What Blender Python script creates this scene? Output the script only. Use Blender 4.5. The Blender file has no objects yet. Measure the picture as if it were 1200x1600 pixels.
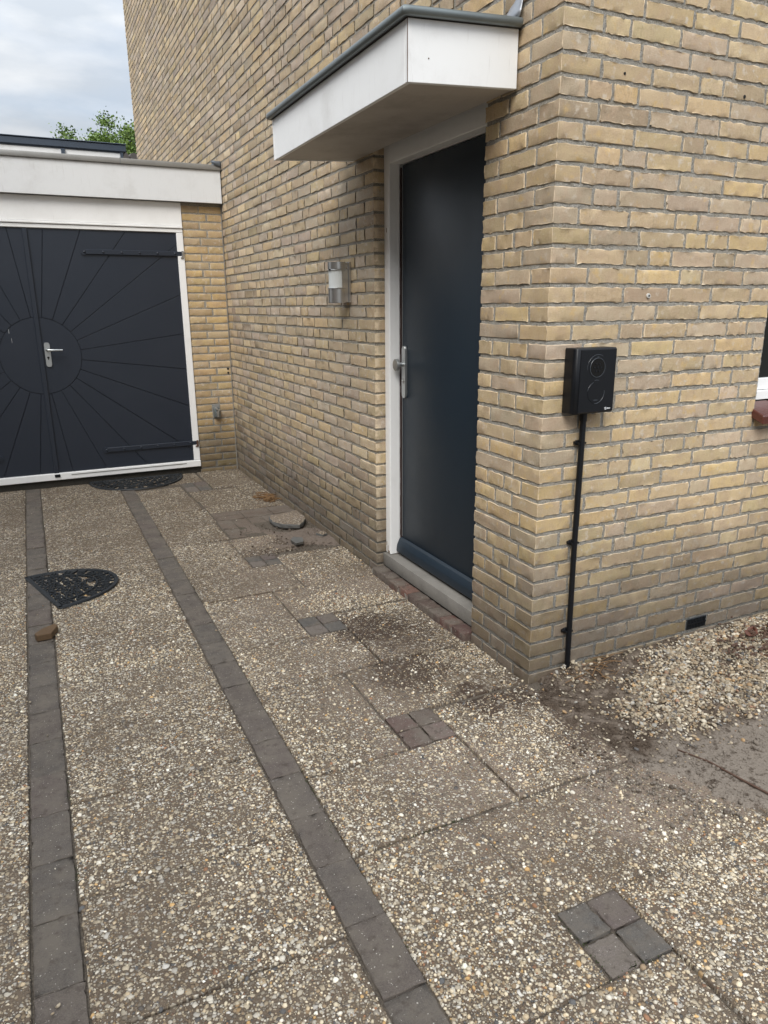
import bpy, bmesh, math, random
import numpy as np
from mathutils import Vector, Matrix
random.seed(7); RNG = np.random.default_rng(7)
S = bpy.context.scene
COL = S.collection
R = math.radians

# ------------------------------------------------------------------ camera
cam_d = bpy.data.cameras.new('camera'); cam = bpy.data.objects.new('camera', cam_d); COL.objects.link(cam); S.camera = cam
cam_d.sensor_fit = 'VERTICAL'; cam_d.sensor_height = 36.0; cam_d.lens = 1126.1 / 1600 * 36
cam_d.clip_start = 0.05; cam_d.clip_end = 2000
def cam_axes(yaw, pit, roll):
    f = Vector((math.sin(yaw)*math.cos(pit), math.cos(yaw)*math.cos(pit), -math.sin(pit)))
    r = Vector((math.cos(yaw), -math.sin(yaw), 0)); u = r.cross(f)
    return r*math.cos(roll)+u*math.sin(roll), -r*math.sin(roll)+u*math.cos(roll), f
r_, u_, f_ = cam_axes(0.446759, 0.278467, -0.006977)
M = Matrix(((r_.x, u_.x, -f_.x, -1.587), (r_.y, u_.y, -f_.y, -2.0258), (r_.z, u_.z, -f_.z, 1.4152), (0, 0, 0, 1)))
cam.matrix_world = M

# ------------------------------------------------------------------ sky, sun, exposure
SUN_EL, SUN_AZ = R(46), R(221)          # azimuth clockwise from +Y : light comes from behind the camera
W = bpy.data.worlds.new('World'); S.world = W; W.use_nodes = True
nt = W.node_tree; nt.nodes.clear()
def wn(t, **k):
    n = nt.nodes.new(t)
    for a, b in k.items(): setattr(n, a, b)
    return n
out = wn('ShaderNodeOutputWorld'); bg = wn('ShaderNodeBackground'); bg.inputs['Strength'].default_value = 0.105
sky = wn('ShaderNodeTexSky', sky_type='NISHITA', sun_disc=False, sun_elevation=SUN_EL, sun_rotation=SUN_AZ)
sky.air_density = 1.0; sky.dust_density = 2.0
tc = wn('ShaderNodeTexCoord'); mp = wn('ShaderNodeMapping'); mp.inputs['Scale'].default_value = (1.0, 1.0, 3.2)
nz = wn('ShaderNodeTexNoise'); nz.inputs['Scale'].default_value = 3.4; nz.inputs['Detail'].default_value = 7; nz.inputs['Roughness'].default_value = 0.52
nz.inputs['Distortion'].default_value = 0.3
rp = wn('ShaderNodeValToRGB'); rp.color_ramp.elements[0].position = 0.30; rp.color_ramp.elements[1].position = 0.56
rp.color_ramp.elements[0].color = (0.60, 0.60, 0.60, 1)
rp.color_ramp.elements[1].color = (1.0, 1.0, 1.0, 1)
nz2 = wn('ShaderNodeTexNoise'); nz2.inputs['Scale'].default_value = 6.0; nz2.inputs['Detail'].default_value = 6
rp2 = wn('ShaderNodeValToRGB'); rp2.color_ramp.elements[0].position = 0.38; rp2.color_ramp.elements[1].position = 0.62
rp2.color_ramp.elements[0].color = (3.25, 3.55, 3.92, 1); rp2.color_ramp.elements[1].color = (4.6, 4.75, 4.92, 1)
mx = wn('ShaderNodeMix', data_type='RGBA')
L = nt.links.new
L(tc.outputs['Generated'], mp.inputs['Vector']); L(mp.outputs['Vector'], nz.inputs['Vector']); L(mp.outputs['Vector'], nz2.inputs['Vector'])
L(nz.outputs['Fac'], rp.inputs['Fac']); L(nz2.outputs['Fac'], rp2.inputs['Fac'])
L(rp.outputs['Color'], mx.inputs['Factor']); L(sky.outputs['Color'], mx.inputs['A']); L(rp2.outputs['Color'], mx.inputs['B'])
spz = wn('ShaderNodeSeparateXYZ'); L(tc.outputs['Generated'], spz.inputs[0])
mr = wn('ShaderNodeMapRange'); mr.inputs['From Min'].default_value = 0.05; mr.inputs['From Max'].default_value = 1.0; mr.inputs['To Min'].default_value = 0.55; mr.inputs['To Max'].default_value = 2.3
L(spz.outputs[2], mr.inputs['Value']); vm = wn('ShaderNodeVectorMath', operation='SCALE'); L(mx.outputs['Result'], vm.inputs[0]); L(mr.outputs['Result'], vm.inputs['Scale'])
L(vm.outputs[0], bg.inputs['Color']); L(bg.outputs['Background'], out.inputs['Surface'])
sd = bpy.data.lights.new('sun', 'SUN'); sd.energy = 1.5; sd.angle = R(32); sd.color = (1.0, 0.96, 0.90)
sun = bpy.data.objects.new('sun', sd); COL.objects.link(sun)
d = Vector((math.sin(SUN_AZ)*math.cos(SUN_EL), math.cos(SUN_AZ)*math.cos(SUN_EL), math.sin(SUN_EL)))
sun.rotation_euler = d.to_track_quat('Z', 'Y').to_euler()
S.view_settings.view_transform = 'Standard'; S.view_settings.look = 'None'; S.view_settings.gamma = 1; S.view_settings.use_curve_mapping = False
S.view_settings.exposure = 1.06
S.render.engine = 'CYCLES'; S.render.resolution_x = 768; S.render.resolution_y = 1024

# ------------------------------------------------------------------ node helper
class NB:
    def __init__(s, name):
        s.m = bpy.data.materials.new(name); s.m.use_nodes = True; s.t = s.m.node_tree
        s.b = s.t.nodes['Principled BSDF']; s.o = s.t.nodes['Material Output']
        s.tc = s.t.nodes.new('ShaderNodeTexCoord')
        s.obj = s.tc.outputs['Object']
        s.pos = s.t.nodes.new('ShaderNodeNewGeometry').outputs['Position']
    def n(s, t, **k):
        n = s.t.nodes.new(t)
        for a, b in k.items(): setattr(n, a, b)
        return n
    def put(s, inp, v):
        if isinstance(v, bpy.types.NodeSocket): s.t.links.new(v, inp)
        elif isinstance(v, (tuple, list)) and len(v) == 3 and inp.type == 'RGBA': inp.default_value = (*v, 1)
        else: inp.default_value = v
    def noise(s, vec, scale, detail=4, rough=0.5, dist=0.0):
        n = s.n('ShaderNodeTexNoise'); s.put(n.inputs['Vector'], vec); n.inputs['Scale'].default_value = scale
        n.inputs['Detail'].default_value = detail; n.inputs['Roughness'].default_value = rough; n.inputs['Distortion'].default_value = dist
        return n.outputs['Fac']
    def noisec(s, vec, scale, detail=2):
        n = s.n('ShaderNodeTexNoise'); s.put(n.inputs['Vector'], vec); n.inputs['Scale'].default_value = scale; n.inputs['Detail'].default_value = detail
        return n.outputs['Color']
    def math(s, op, a, b=0.0, c=0.0, clamp=False):
        n = s.n('ShaderNodeMath', operation=op, use_clamp=clamp); s.put(n.inputs[0], a); s.put(n.inputs[1], b)
        if op in ('MULTIPLY_ADD', 'SMOOTH_MIN', 'SMOOTH_MAX', 'COMPARE'): s.put(n.inputs[2], c)
        return n.outputs[0]
    def sm(s, v, lo, hi, a=0.0, b=1.0):
        n = s.n('ShaderNodeMapRange', interpolation_type='SMOOTHSTEP'); s.put(n.inputs['Value'], v)
        n.inputs['From Min'].default_value = lo; n.inputs['From Max'].default_value = hi
        n.inputs['To Min'].default_value = a; n.inputs['To Max'].default_value = b
        return n.outputs['Result']
    def mix(s, f, a, b, mode='MIX'):
        n = s.n('ShaderNodeMix', data_type='RGBA', blend_type=mode); s.put(n.inputs['Factor'], f); s.put(n.inputs['A'], a); s.put(n.inputs['B'], b)
        return n.outputs['Result']
    def vmul(s, v, k):
        n = s.n('ShaderNodeVectorMath', operation='MULTIPLY'); s.put(n.inputs[0], v); n.inputs[1].default_value = k; return n.outputs[0]
    def vadd(s, a, b):
        n = s.n('ShaderNodeVectorMath', operation='ADD'); s.put(n.inputs[0], a); s.put(n.inputs[1], b); return n.outputs[0]
    def dist(s, v, p):
        n = s.n('ShaderNodeVectorMath', operation='DISTANCE'); s.put(n.inputs[0], v); n.inputs[1].default_value = p; return n.outputs['Value']
    def sep(s, v):
        n = s.n('ShaderNodeSeparateXYZ'); s.put(n.inputs[0], v); return n.outputs
    def attra(s, name):
        return s.n('ShaderNodeAttribute', attribute_name=name).outputs['Alpha']
    def attr(s, name):
        return s.n('ShaderNodeAttribute', attribute_name=name).outputs['Color']
    def ramp(s, f, stops, interp='LINEAR'):
        n = s.n('ShaderNodeValToRGB'); cr = n.color_ramp; cr.interpolation = interp
        while len(cr.elements) < len(stops): cr.elements.new(0.5)
        for e, (p, c) in zip(cr.elements, stops): e.position = p; e.color = (*c, 1)
        s.put(n.inputs[0], f); return n.outputs[0]
    def bump(s, h, strength=0.5, dist=0.003):
        n = s.n('ShaderNodeBump'); s.put(n.inputs['Height'], h); n.inputs['Strength'].default_value = strength; n.inputs['Distance'].default_value = dist
        s.t.links.new(n.outputs[0], s.b.inputs['Normal']); return n
    def fin(s, col=None, rough=None, metal=None, **k):
        if col is not None: s.put(s.b.inputs['Base Color'], col)
        if rough is not None: s.put(s.b.inputs['Roughness'], rough)
        if metal is not None: s.put(s.b.inputs['Metallic'], metal)
        for a, v in k.items(): s.put(s.b.inputs[a.replace('_', ' ')], v)
        return s.m

# ------------------------------------------------------------------ materials
def dirt_band(s, lo, hi):
    z = s.sep(s.pos)[2]
    dz = s.math('ADD', z, s.math('MULTIPLY', s.math('SUBTRACT', s.noise(s.pos, 3.2, 6, 0.65), 0.5), 0.50))
    return s.sm(dz, hi, lo)
def m_brick():
    s = NB('brick'); c = s.attr('Col'); e = s.attra('Col')
    big = s.noise(s.pos, 17, 5, 0.6); st = s.noise(s.vmul(s.pos, (75, 75, 18)), 1.0, 4, 0.65); fine = s.noise(s.pos, 300, 4, 0.75)
    bl = s.noise(s.vadd(s.pos, (3.1, 7.7, 1.3)), 34, 4, 0.6); bl2 = s.noise(s.vadd(s.pos, (9.1, 2.7, 5.3)), 21, 4, 0.6); reg = s.noise(s.pos, 1.1, 3, 0.5)
    c = s.mix(s.sm(big, 0.40, 0.70, 0, 0.75), c, s.mix(0.7, c, (0.47, 0.345, 0.245)))
    c = s.mix(s.sm(st, 0.50, 0.78, 0, 0.35), c, (0.50, 0.42, 0.31))
    c = s.mix(s.sm(st, 0.46, 0.25, 0, 0.30), c, (0.27, 0.205, 0.125))
    c = s.mix(s.math('MULTIPLY', s.sm(bl, 0.56, 0.72), s.sm(reg, 0.35, 0.62, 0.25, 0.85)), c, (0.62, 0.56, 0.47))      # lime bloom
    c = s.mix(s.sm(bl2, 0.58, 0.72, 0, 0.6), c, (0.60, 0.42, 0.18))       # yellow burnt patches
    c = s.mix(s.sm(fine, 0.38, 0.66, 0.0, 0.55), c, s.mix(1.0, c, (0.58, 0.55, 0.51), 'MULTIPLY')); sp2 = s.noise(s.vadd(s.pos, (2, 4, 8)), 190, 3, 0.6); c = s.mix(s.sm(sp2, 0.60, 0.70, 0, 0.5), c, (0.60, 0.52, 0.40))
    pit = s.noise(s.pos, 130, 2, 0.5)
    c = s.mix(s.sm(pit, 0.70, 0.78, 0, 0.6), c, (0.10, 0.085, 0.06))
    c = s.mix(s.math('MULTIPLY', s.sm(e, 0.75, 0.15), s.sm(bl, 0.36, 0.56, 0.20, 0.95)), c, (0.76, 0.63, 0.45))             # pale worn arrises
    c = s.mix(s.math('MULTIPLY', dirt_band(s, 0.08, 0.70), 1.0), c, s.mix(1.0, c, (0.38, 0.39, 0.42), 'MULTIPLY'))
    s.bump(s.math('ADD', s.math('MULTIPLY', fine, 0.7), s.math('ADD', s.math('MULTIPLY', st, 0.4), s.math('ADD', s.math('MULTIPLY', bl, 0.8), s.math('MULTIPLY', s.sm(pit, 0.78, 0.70), 0.8)))), 0.8, 0.003)
    return s.fin(c, s.math('MULTIPLY_ADD', fine, 0.15, 0.8), Specular_IOR_Level=0.2)
def m_mortar():
    s = NB('mortar'); f = s.noise(s.pos, 330, 5, 0.8); b = s.noise(s.pos, 9, 4, 0.6); g = s.noise(s.pos, 120, 5, 0.75)
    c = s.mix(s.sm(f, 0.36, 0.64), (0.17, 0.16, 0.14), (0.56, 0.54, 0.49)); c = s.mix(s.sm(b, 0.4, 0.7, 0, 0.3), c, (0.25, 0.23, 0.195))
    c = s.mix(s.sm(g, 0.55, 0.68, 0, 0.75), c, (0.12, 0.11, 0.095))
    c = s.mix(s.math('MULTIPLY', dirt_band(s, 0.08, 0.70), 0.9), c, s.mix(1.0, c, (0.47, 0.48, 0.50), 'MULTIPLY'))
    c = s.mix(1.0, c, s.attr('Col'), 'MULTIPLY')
    s.bump(s.math('ADD', f, s.math('MULTIPLY', g, 1.5)), 1.0, 0.004)
    return s.fin(c, 0.95, Specular_IOR_Level=0.15)

DUST = [  # (x, y, radius, strength) of sandy smears on the slabs
    (-0.50, 0.60, 0.42, 0.55), (-0.62, 0.15, 0.30, 0.60), (-0.50, -0.36, 0.28, 0.75), (-0.12, -0.72, 0.30, 1.0), (0.12, -0.60, 0.42, 1.0), (-0.62, 1.25, 0.38, 0.70), (-0.35, 1.30, 0.35, 0.75),
    (-0.72, 1.05, 0.40, 0.55), (-0.12, 1.22, 0.22, 1.0), (-0.32, 2.20, 0.42, 0.9), (-0.55, 1.70, 0.35, 0.6), (-0.2, 2.6, 0.4, 0.9), (-0.85, 0.5, 0.3, 0.4), (-0.55, -0.60, 0.32, 0.45), (-0.62, -0.22, 0.2, 0.7)]
STAIN = [(-0.32, 0.72, 0.27, 1.0), (-0.20, 0.60, 0.22, 0.7), (-0.36, 0.30, 0.24, 0.85), (-0.22, -0.02, 0.17, 1.0), (-0.10, -0.05, 0.15, 0.9), (-0.48, 1.98, 0.16, 0.6), (-0.28, 2.08, 0.16, 0.8), (-0.02, -0.35, 0.16, 0.8), (0.02, -0.50, 0.12, 0.8)]
def spots(s, v, lst, nm):
    tot = None
    warp = s.math('MULTIPLY', s.math('SUBTRACT', nm, 0.5), 0.45)
    for (x, y, r, k) in lst:
        dd = s.math('ADD', s.dist(v, (x, y, 0)), warp)
        f = s.sm(dd, r, r*0.35, 0, k)
        tot = f if tot is None else s.math('MAXIMUM', tot, f)
    return tot
def m_aggregate():
    s = NB('exposed_aggregate'); xy = s.vmul(s.pos, (1, 1, 0))
    wv = s.vadd(xy, s.vmul(s.noisec(xy, 60), (0.008, 0.008, 0)))
    slabc = s.sep(s.attr('Col'))
    wv = s.vadd(wv, s.vmul(s.attr('Col'), (3.1, 5.7, 0)))
    def vor(scale, feat):
        n = s.n('ShaderNodeTexVoronoi', voronoi_dimensions='2D', feature=feat); s.put(n.inputs['Vector'], wv); n.inputs['Scale'].default_value = scale; return n
    stones = [(0.0, (0.64, 0.55, 0.40)), (0.15, (0.76, 0.71, 0.60)), (0.29, (0.46, 0.41, 0.32)), (0.42, (0.50, 0.41, 0.28)), (0.56, (0.21, 0.18, 0.14)), (0.70, (0.52, 0.49, 0.43)), (0.79, (0.26, 0.195, 0.125)), (0.88, (0.10, 0.10, 0.10)), (0.935, (0.42, 0.28, 0.14)), (0.955, (0.25, 0.14, 0.085)), (0.965, (0.72, 0.69, 0.63))]
    def layer(scale, thr, r0, r1):
        v = vor(scale, 'F1'); e = vor(scale, 'DISTANCE_TO_EDGE'); cs = s.sep(v.outputs['Color'])
        sel = s.math('GREATER_THAN', cs[0], thr); rr = s.math('MULTIPLY_ADD', cs[2], r1-r0, r0)
        rel = s.math('DIVIDE', v.outputs['Distance'], rr)
        m = s.math('MULTIPLY', s.sm(rel, 1.0, 0.86), s.math('MULTIPLY', sel, s.sm(e.outputs['Distance'], 0.015, 0.06)))
        dome = s.math('MULTIPLY', m, s.math('POWER', s.math('SUBTRACT', 1.0, s.math('POWER', s.math('MINIMUM', rel, 1.0), 2.0), clamp=True), 0.5))
        col = s.ramp(cs[1], stones, 'CONSTANT')
        return m, dome, s.mix(s.math('MULTIPLY', s.noise(s.pos, 260, 3, 0.6), 0.45), col, s.mix(1.0, col, (0.55, 0.52, 0.48), 'MULTIPLY'))
    mA, dA, cA = layer(62, 0.82, 0.36, 0.60); mB, dB, cB = layer(104, 0.52, 0.34, 0.60); mC, dC, cC = layer(165, 0.38, 0.34, 0.62)
    fine = s.noise(s.pos, 420, 3, 0.7); low = s.noise(xy, 2.4, 5, 0.62); mid = s.noise(xy, 11, 5, 0.65)
    mort = s.mix(s.sm(fine, .3, .7), (0.050, 0.037, 0.026), (0.180, 0.136, 0.096))
    c = s.mix(mC, mort, s.mix(0.22, cC, mort)); c = s.mix(mB, c, cB); c = s.mix(mA, c, cA)
    h = s.math('MAXIMUM', s.math('MULTIPLY', dA, 1.0), s.math('MAXIMUM', s.math('MULTIPLY', dB, 0.75), s.math('MULTIPLY', dC, 0.45)))
    # each slab has weathered to its own tone
    c = s.mix(s.math('MULTIPLY', slabc[0], 0.30), c, s.mix(1.0, c, (0.62, 0.60, 0.58), 'MULTIPLY'))
    # worn grime caught between the stones
    g = s.sm(s.math('ADD', low, s.math('MULTIPLY', mid, 0.5)), 0.62, 0.95)
    c = s.mix(s.math('MULTIPLY', g, 0.60), c, (0.150, 0.115, 0.082))
    du = spots(s, xy, DUST, mid)
    keep = s.math('MULTIPLY', s.sm(s.math('MAXIMUM', dA, s.math('MAXIMUM', dB, dC)), 0.62, 0.92), s.sm(mid, 0.25, 0.5))
    duf = s.math('MULTIPLY', du, s.math('SUBTRACT', 0.80, s.math('MULTIPLY', keep, 0.75)))
    c = s.mix(duf, c, s.mix(fine, (0.165, 0.126, 0.097), (0.255, 0.203, 0.162)))
    stn = spots(s, xy, STAIN, mid)
    stf = s.math('MULTIPLY', stn, s.math('SUBTRACT', 0.85, s.math('MULTIPLY', s.math('MAXIMUM', mA, mB), 0.45)))
    c = s.mix(stf, c, (0.046, 0.028, 0.019))
    hh = s.math('MULTIPLY', h, s.math('SUBTRACT', 1.0, s.math('MULTIPLY', duf, 0.8)))
    s.bump(s.math('ADD', hh, s.math('MULTIPLY', fine, 0.10)), 1.0, 0.0060)
    return s.fin(c, s.math('SUBTRACT', 0.85, s.math('MULTIPLY', hh, 0.25)), Specular_IOR_Level=0.35)
def m_paver():
    s = NB('concrete_paver'); c = s.attr('Col'); e = s.attra('Col'); f = s.noise(s.pos, 330, 4, 0.75); b = s.noise(s.pos, 9, 6, 0.68); sp = s.noise(s.pos, 170, 2, 0.5); m = s.noise(s.vadd(s.pos, (5, 5, 5)), 34, 5, 0.7)
    c = s.mix(s.sm(f, 0.3, 0.7), s.mix(1.0, c, (0.68, 0.68, 0.68), 'MULTIPLY'), s.mix(1.0, c, (1.25, 1.25, 1.25), 'MULTIPLY'))
    c = s.mix(s.sm(b, 0.36, 0.66, 0, 0.85), c, (0.150, 0.130, 0.108)); c = s.mix(s.sm(m, 0.52, 0.70, 0, 0.65), c, (0.066, 0.053, 0.044))
    c = s.mix(s.sm(sp, 0.68, 0.74, 0, 0.85), c, (0.50, 0.47, 0.42))
    c = s.mix(s.math('MULTIPLY', s.sm(e, 0.8, 0.2), 0.45), c, (0.150, 0.125, 0.100))
    s.bump(s.math('ADD', f, s.math('ADD', s.math('MULTIPLY', sp, 0.5), m)), 0.8, 0.0028)
    return s.fin(c, 0.9, Specular_IOR_Level=0.2)
def m_soil(name, a, b, scale=1.0):
    s = NB(name); f = s.noise(s.pos, 150*scale, 6, 0.75); l = s.noise(s.pos, 5, 5, 0.6); m = s.noise(s.pos, 38, 5, 0.7)
    c = s.mix(s.sm(f, 0.3, 0.7), a, b); c = s.mix(s.sm(m, 0.55, 0.75, 0, 0.6), c, (0.045, 0.032, 0.023)); 
    s.bump(s.math('ADD', s.math('MULTIPLY', f, 0.7), m), 0.9, 0.006)
    return s, c, l
def m_earth():
    s = NB('earth'); xy = s.vmul(s.pos, (1, 1, 0))
    f = s.noise(s.pos, 190, 6, 0.75); m = s.noise(s.pos, 30, 6, 0.7); l = s.noise(xy, 7, 5, 0.6)
    p = s.sep(s.pos)
    wet = s.mix(s.sm(f, 0.3, 0.7), (0.034, 0.025, 0.018), (0.110, 0.083, 0.062)); wet = s.mix(s.sm(s.noise(xy, 13, 6, 0.7), 0.44, 0.62, 0, 0.85), wet, s.mix(f, (0.13, 0.105, 0.082), (0.20, 0.165, 0.135)))
    dry = s.mix(s.sm(f, 0.3, 0.7), (0.150, 0.128, 0.106), (0.240, 0.207, 0.174))
    yy = s.math('ADD', p[1], s.math('MULTIPLY', s.math('SUBTRACT', l, 0.5), 0.30))
    flat = s.sm(yy, -0.50, -0.60)
    c = s.mix(flat, wet, dry)
    c = s.mix(s.math('MULTIPLY', s.sm(m, 0.535, 0.62), 0.8), c, (0.050, 0.036, 0.026))
    s.bump(s.math('ADD', s.math('MULTIPLY', f, 0.6), m), 0.8, 0.006)
    return s.fin(c, 0.95, Specular_IOR_Level=0.2)
def m_stone(name='gravel_stone', dirt=0.55):
    s = NB(name); c = s.attr('Col'); f = s.noise(s.pos, 300, 4, 0.7)
    c = s.mix(s.sm(f, 0.3, 0.7, 0, 0.3), c, s.mix(1.0, c, (0.6, 0.57, 0.52), 'MULTIPLY')); dt = s.noise(s.pos, 28, 4, 0.7); c = s.mix(s.sm(dt, 0.46, 0.66, 0, dirt), c, (0.15, 0.115, 0.085)); s.bump(f, 0.4, 0.001)
    return s.fin(c, 0.7, Specular_IOR_Level=0.35)
def m_paint(name, col, rough=0.4, grain=(12, 12, 1), dirt=0.12, bump=0.12, spec=0.5, dirtcol=(0.30, 0.28, 0.25)):
    s = NB(name); g = s.noise(s.vmul(s.pos, tuple(14*x for x in grain)), 1.0, 5, 0.6); d = s.noise(s.pos, 4, 6, 0.65); f = s.noise(s.pos, 140, 3, 0.6)
    c = s.mix(s.sm(d, 0.45, 0.8, 0, dirt), col, dirtcol)
    c = s.mix(s.sm(g, 0.58, 0.8, 0, dirt), c, dirtcol)
    s.bump(s.math('ADD', g, s.math('MULTIPLY', f, 0.4)), bump, 0.003)
    return s.fin(c, s.math('MULTIPLY_ADD', d, 0.2, rough-0.1), Specular_IOR_Level=spec)
def m_plain(name, col, rough=0.5, metal=0.0, bump=0.0, scale=200, var=0.15, spec=0.5):
    s = NB(name); f = s.noise(s.pos, scale, 4, 0.65); d = s.noise(s.pos, 9, 4, 0.6)
    c = s.mix(s.sm(d, 0.35, 0.75, 0, var), col, tuple(x*0.45 for x in col)); c = s.mix(s.math('MULTIPLY', f, var), c, tuple(min(1, x*1.5) for x in col))
    if bump: s.bump(f, bump, 0.002)
    return s.fin(c, s.math('MULTIPLY_ADD', d, 0.18, rough-0.09), metal, Specular_IOR_Level=spec)
MB = m_brick(); MM = m_mortar(); MM2 = m_plain('old_mortar', (0.22, 0.205, 0.18), .95, 0, .8, 200, .4); MA = m_aggregate(); MP = m_paver(); ME = m_earth(); MS = m_stone(); MSA = m_stone('aggregate_stone', 0.15)
M_WHITE = m_paint('white_paint', (0.82, 0.835, 0.84), 0.42, (6, 6, 0.6), 0.26)
M_WHITE2 = m_paint('white_frame_paint', (0.84, 0.85, 0.85), 0.38, (10, 10, 1), 0.14)
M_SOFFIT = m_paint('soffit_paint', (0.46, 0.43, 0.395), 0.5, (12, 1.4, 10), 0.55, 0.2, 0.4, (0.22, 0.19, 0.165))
M_PANEL = m_paint('grey_white_panel', (0.70, 0.72, 0.735), 0.5, (8, 8, 0.5), 0.28)
M_ZINC = m_plain('zinc', (0.17, 0.195, 0.20), 0.42, 0.55, 0.1, 60, 0.3)
M_ZINC_L = m_plain('weathered_zinc', (0.30, 0.30, 0.29), 0.5, 0.45, 0.1, 60, 0.3)
M_LEAD = m_plain('lead', (0.36, 0.38, 0.41), 0.38, 0.6, 0.6, 45, 0.4)
M_DOOR = m_paint('navy_door_paint', (0.0060, 0.0165, 0.0290), 0.43, (1, 1, 1), 0.05, 0.05, 0.5, (0.03, 0.035, 0.045))
M_GDOOR = m_paint('slate_blue_paint', (0.0175, 0.0235, 0.0360), 0.38, (5, 5, 5), 0.10, 0.06, 0.5, (0.035, 0.042, 0.055))
M_GROOVE = m_plain('groove_paint', (0.012, 0.016, 0.026), 0.5)
M_BLACK = m_plain('black_plastic', (0.0022, 0.0034, 0.0058), 0.45, 0, 0.05, 400, 0.1, 0.4)
M_BLACKG = m_plain('gloss_black', (0.004, 0.005, 0.006), 0.12)
M_RUBBER = m_plain('rubber', (0.014, 0.017, 0.020), 0.5, 0, 0.4, 160, 0.4)
M_STEEL = m_plain('brushed_steel', (0.52, 0.52, 0.51), 0.30, 0.9, 0.03, 90, 0.15)
M_ALU = m_plain('satin_aluminium', (0.50, 0.52, 0.52), 0.34, 0.85, 0, 90, 0.1)
M_GLASSF = m_plain('frosted_glass', (0.66, 0.70, 0.70), 0.30, 0, 0, 90, 0.05)
M_SILL = m_plain('grey_stone', (0.185, 0.175, 0.158), 0.85, 0, 0.7, 150, 0.75, 0.3)
M_REDTILE = m_plain('red_glazed_tile', (0.085, 0.027, 0.020), 0.25, 0, 0.2, 60, 0.45)
M_NAVYTRIM = m_plain('navy_trim', (0.045, 0.062, 0.088), 0.45)
M_DARKRED = m_plain('dark_red_wood', (0.030, 0.012, 0.010), 0.7, 0, 0.4, 80, 0.5)
M_DARK = m_plain('dark_void', (0.006, 0.006, 0.006), 0.8)
M_RUST = m_plain('rusty_iron', (0.10, 0.05, 0.03), 0.75, 0.2, 0.5, 160, 0.5)
M_SCREW = m_plain('pale_plastic', (0.55, 0.55, 0.52), 0.5)
M_ROOF = m_plain('bitumen_roof', (0.05, 0.05, 0.05), 0.9, 0, 0.5, 100)
M_WOOD = m_paint('weathered_wood', (0.115, 0.072, 0.038), 0.8, (3, 8, 8), 0.6, 0.7, 0.3, (0.07, 0.045, 0.028))
M_INK = m_plain('print_white', (0.60, 0.62, 0.64), 0.5)
M_RING = m_plain('ring_grey', (0.055, 0.065, 0.078), 0.30)
def m_leaf(name, c1, c2, trans=0.0):
    s = NB(name); c = s.mix(s.noise(s.pos, 6, 3, 0.6), c1, c2); a = s.attr('Col')
    c = s.mix(0.5, c, a)
    return s.fin(c, 0.55, Specular_IOR_Level=0.35)
M_LEAF = m_leaf('green_leaves', (0.07, 0.14, 0.022), (0.15, 0.22, 0.045))
M_BARK = m_plain('bark', (0.10, 0.075, 0.055), 0.9, 0, 0.8, 60, 0.4)
M_DRY = m_plain('dry_straw', (0.17, 0.095, 0.040), 0.8, 0, 0.3, 90, 0.5)
M_DLEAF = m_plain('brown_leaf', (0.11, 0.045, 0.030), 0.6, 0, 0.4, 60, 0.4)
M_TWIG = m_plain('twig_bark', (0.075, 0.042, 0.028), 0.85, 0, 0.6, 200, 0.4)
M_GLASS = m_plain('window_glass', (0.010, 0.012, 0.012), 0.06, 0, 0, 30, 0.05)
M_MOSS = m_plain('moss', (0.040, 0.048, 0.018), 0.95, 0, 0.8, 300, 0.5)

# ------------------------------------------------------------------ object helpers
def new_mesh(name, V, F, mats, parent=None, cols=None, smooth=True, fmat=None, base=None):
    """V (n,3) world coordinates; F list/array of faces. Local = world - parent's base."""
    V = np.asarray(V, float).reshape(-1, 3)
    off = np.array(base if base is not None else (parent['_b'] if parent is not None else (0, 0, 0)), float)
    me = bpy.data.meshes.new(name)
    if isinstance(F, np.ndarray):
        n = F.shape[1]; me.vertices.add(len(V)); me.vertices.foreach_set('co', (V-off).astype(np.float32).ravel())
        me.loops.add(F.size); me.loops.foreach_set('vertex_index', F.astype(np.int32).ravel())
        me.polygons.add(len(F)); me.polygons.foreach_set('loop_start', np.arange(0, F.size, n, dtype=np.int32))
        me.polygons.foreach_set('loop_total', np.full(len(F), n, np.int32))
        me.update(calc_edges=True); me.validate()
    else:
        me.from_pydata([tuple(v) for v in (V-off)], [], F); me.update()
    if smooth: me.polygons.foreach_set('use_smooth', np.ones(len(me.polygons), bool))
    for m in (mats if isinstance(mats, (list, tuple)) else [mats]): me.materials.append(m)
    if fmat is not None: me.polygons.foreach_set('material_index', np.asarray(fmat, np.int32))
    if cols is not None:
        a = me.attributes.new('Col', 'FLOAT_COLOR', 'POINT')
        c4 = np.ones((len(V), 4), np.float32); cols = np.asarray(cols); c4[:, :cols.shape[-1]] = cols; a.data.foreach_set('color', c4.ravel())
    ob = bpy.data.objects.new(name, me); COL.objects.link(ob)
    if parent is not None:
        ob.parent = parent; ob['_b'] = list(off)
        pb = PB.get(parent.name)
    else: ob.location = tuple(off); ob['_b'] = list(off)
    return ob
PB = {}
def tag(o, label=None, cat=None, group=None, kind=None):
    if label: o['label'] = label
    if cat: o['category'] = cat
    if group: o['group'] = group
    if kind: o['kind'] = kind
    return o
def thing(name, base, label, cat, group=None):
    o = bpy.data.objects.new(name, None); COL.objects.link(o); o.location = base; o['_b'] = list(base); o.empty_display_size = 0.1
    return tag(o, label, cat, group)
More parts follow.
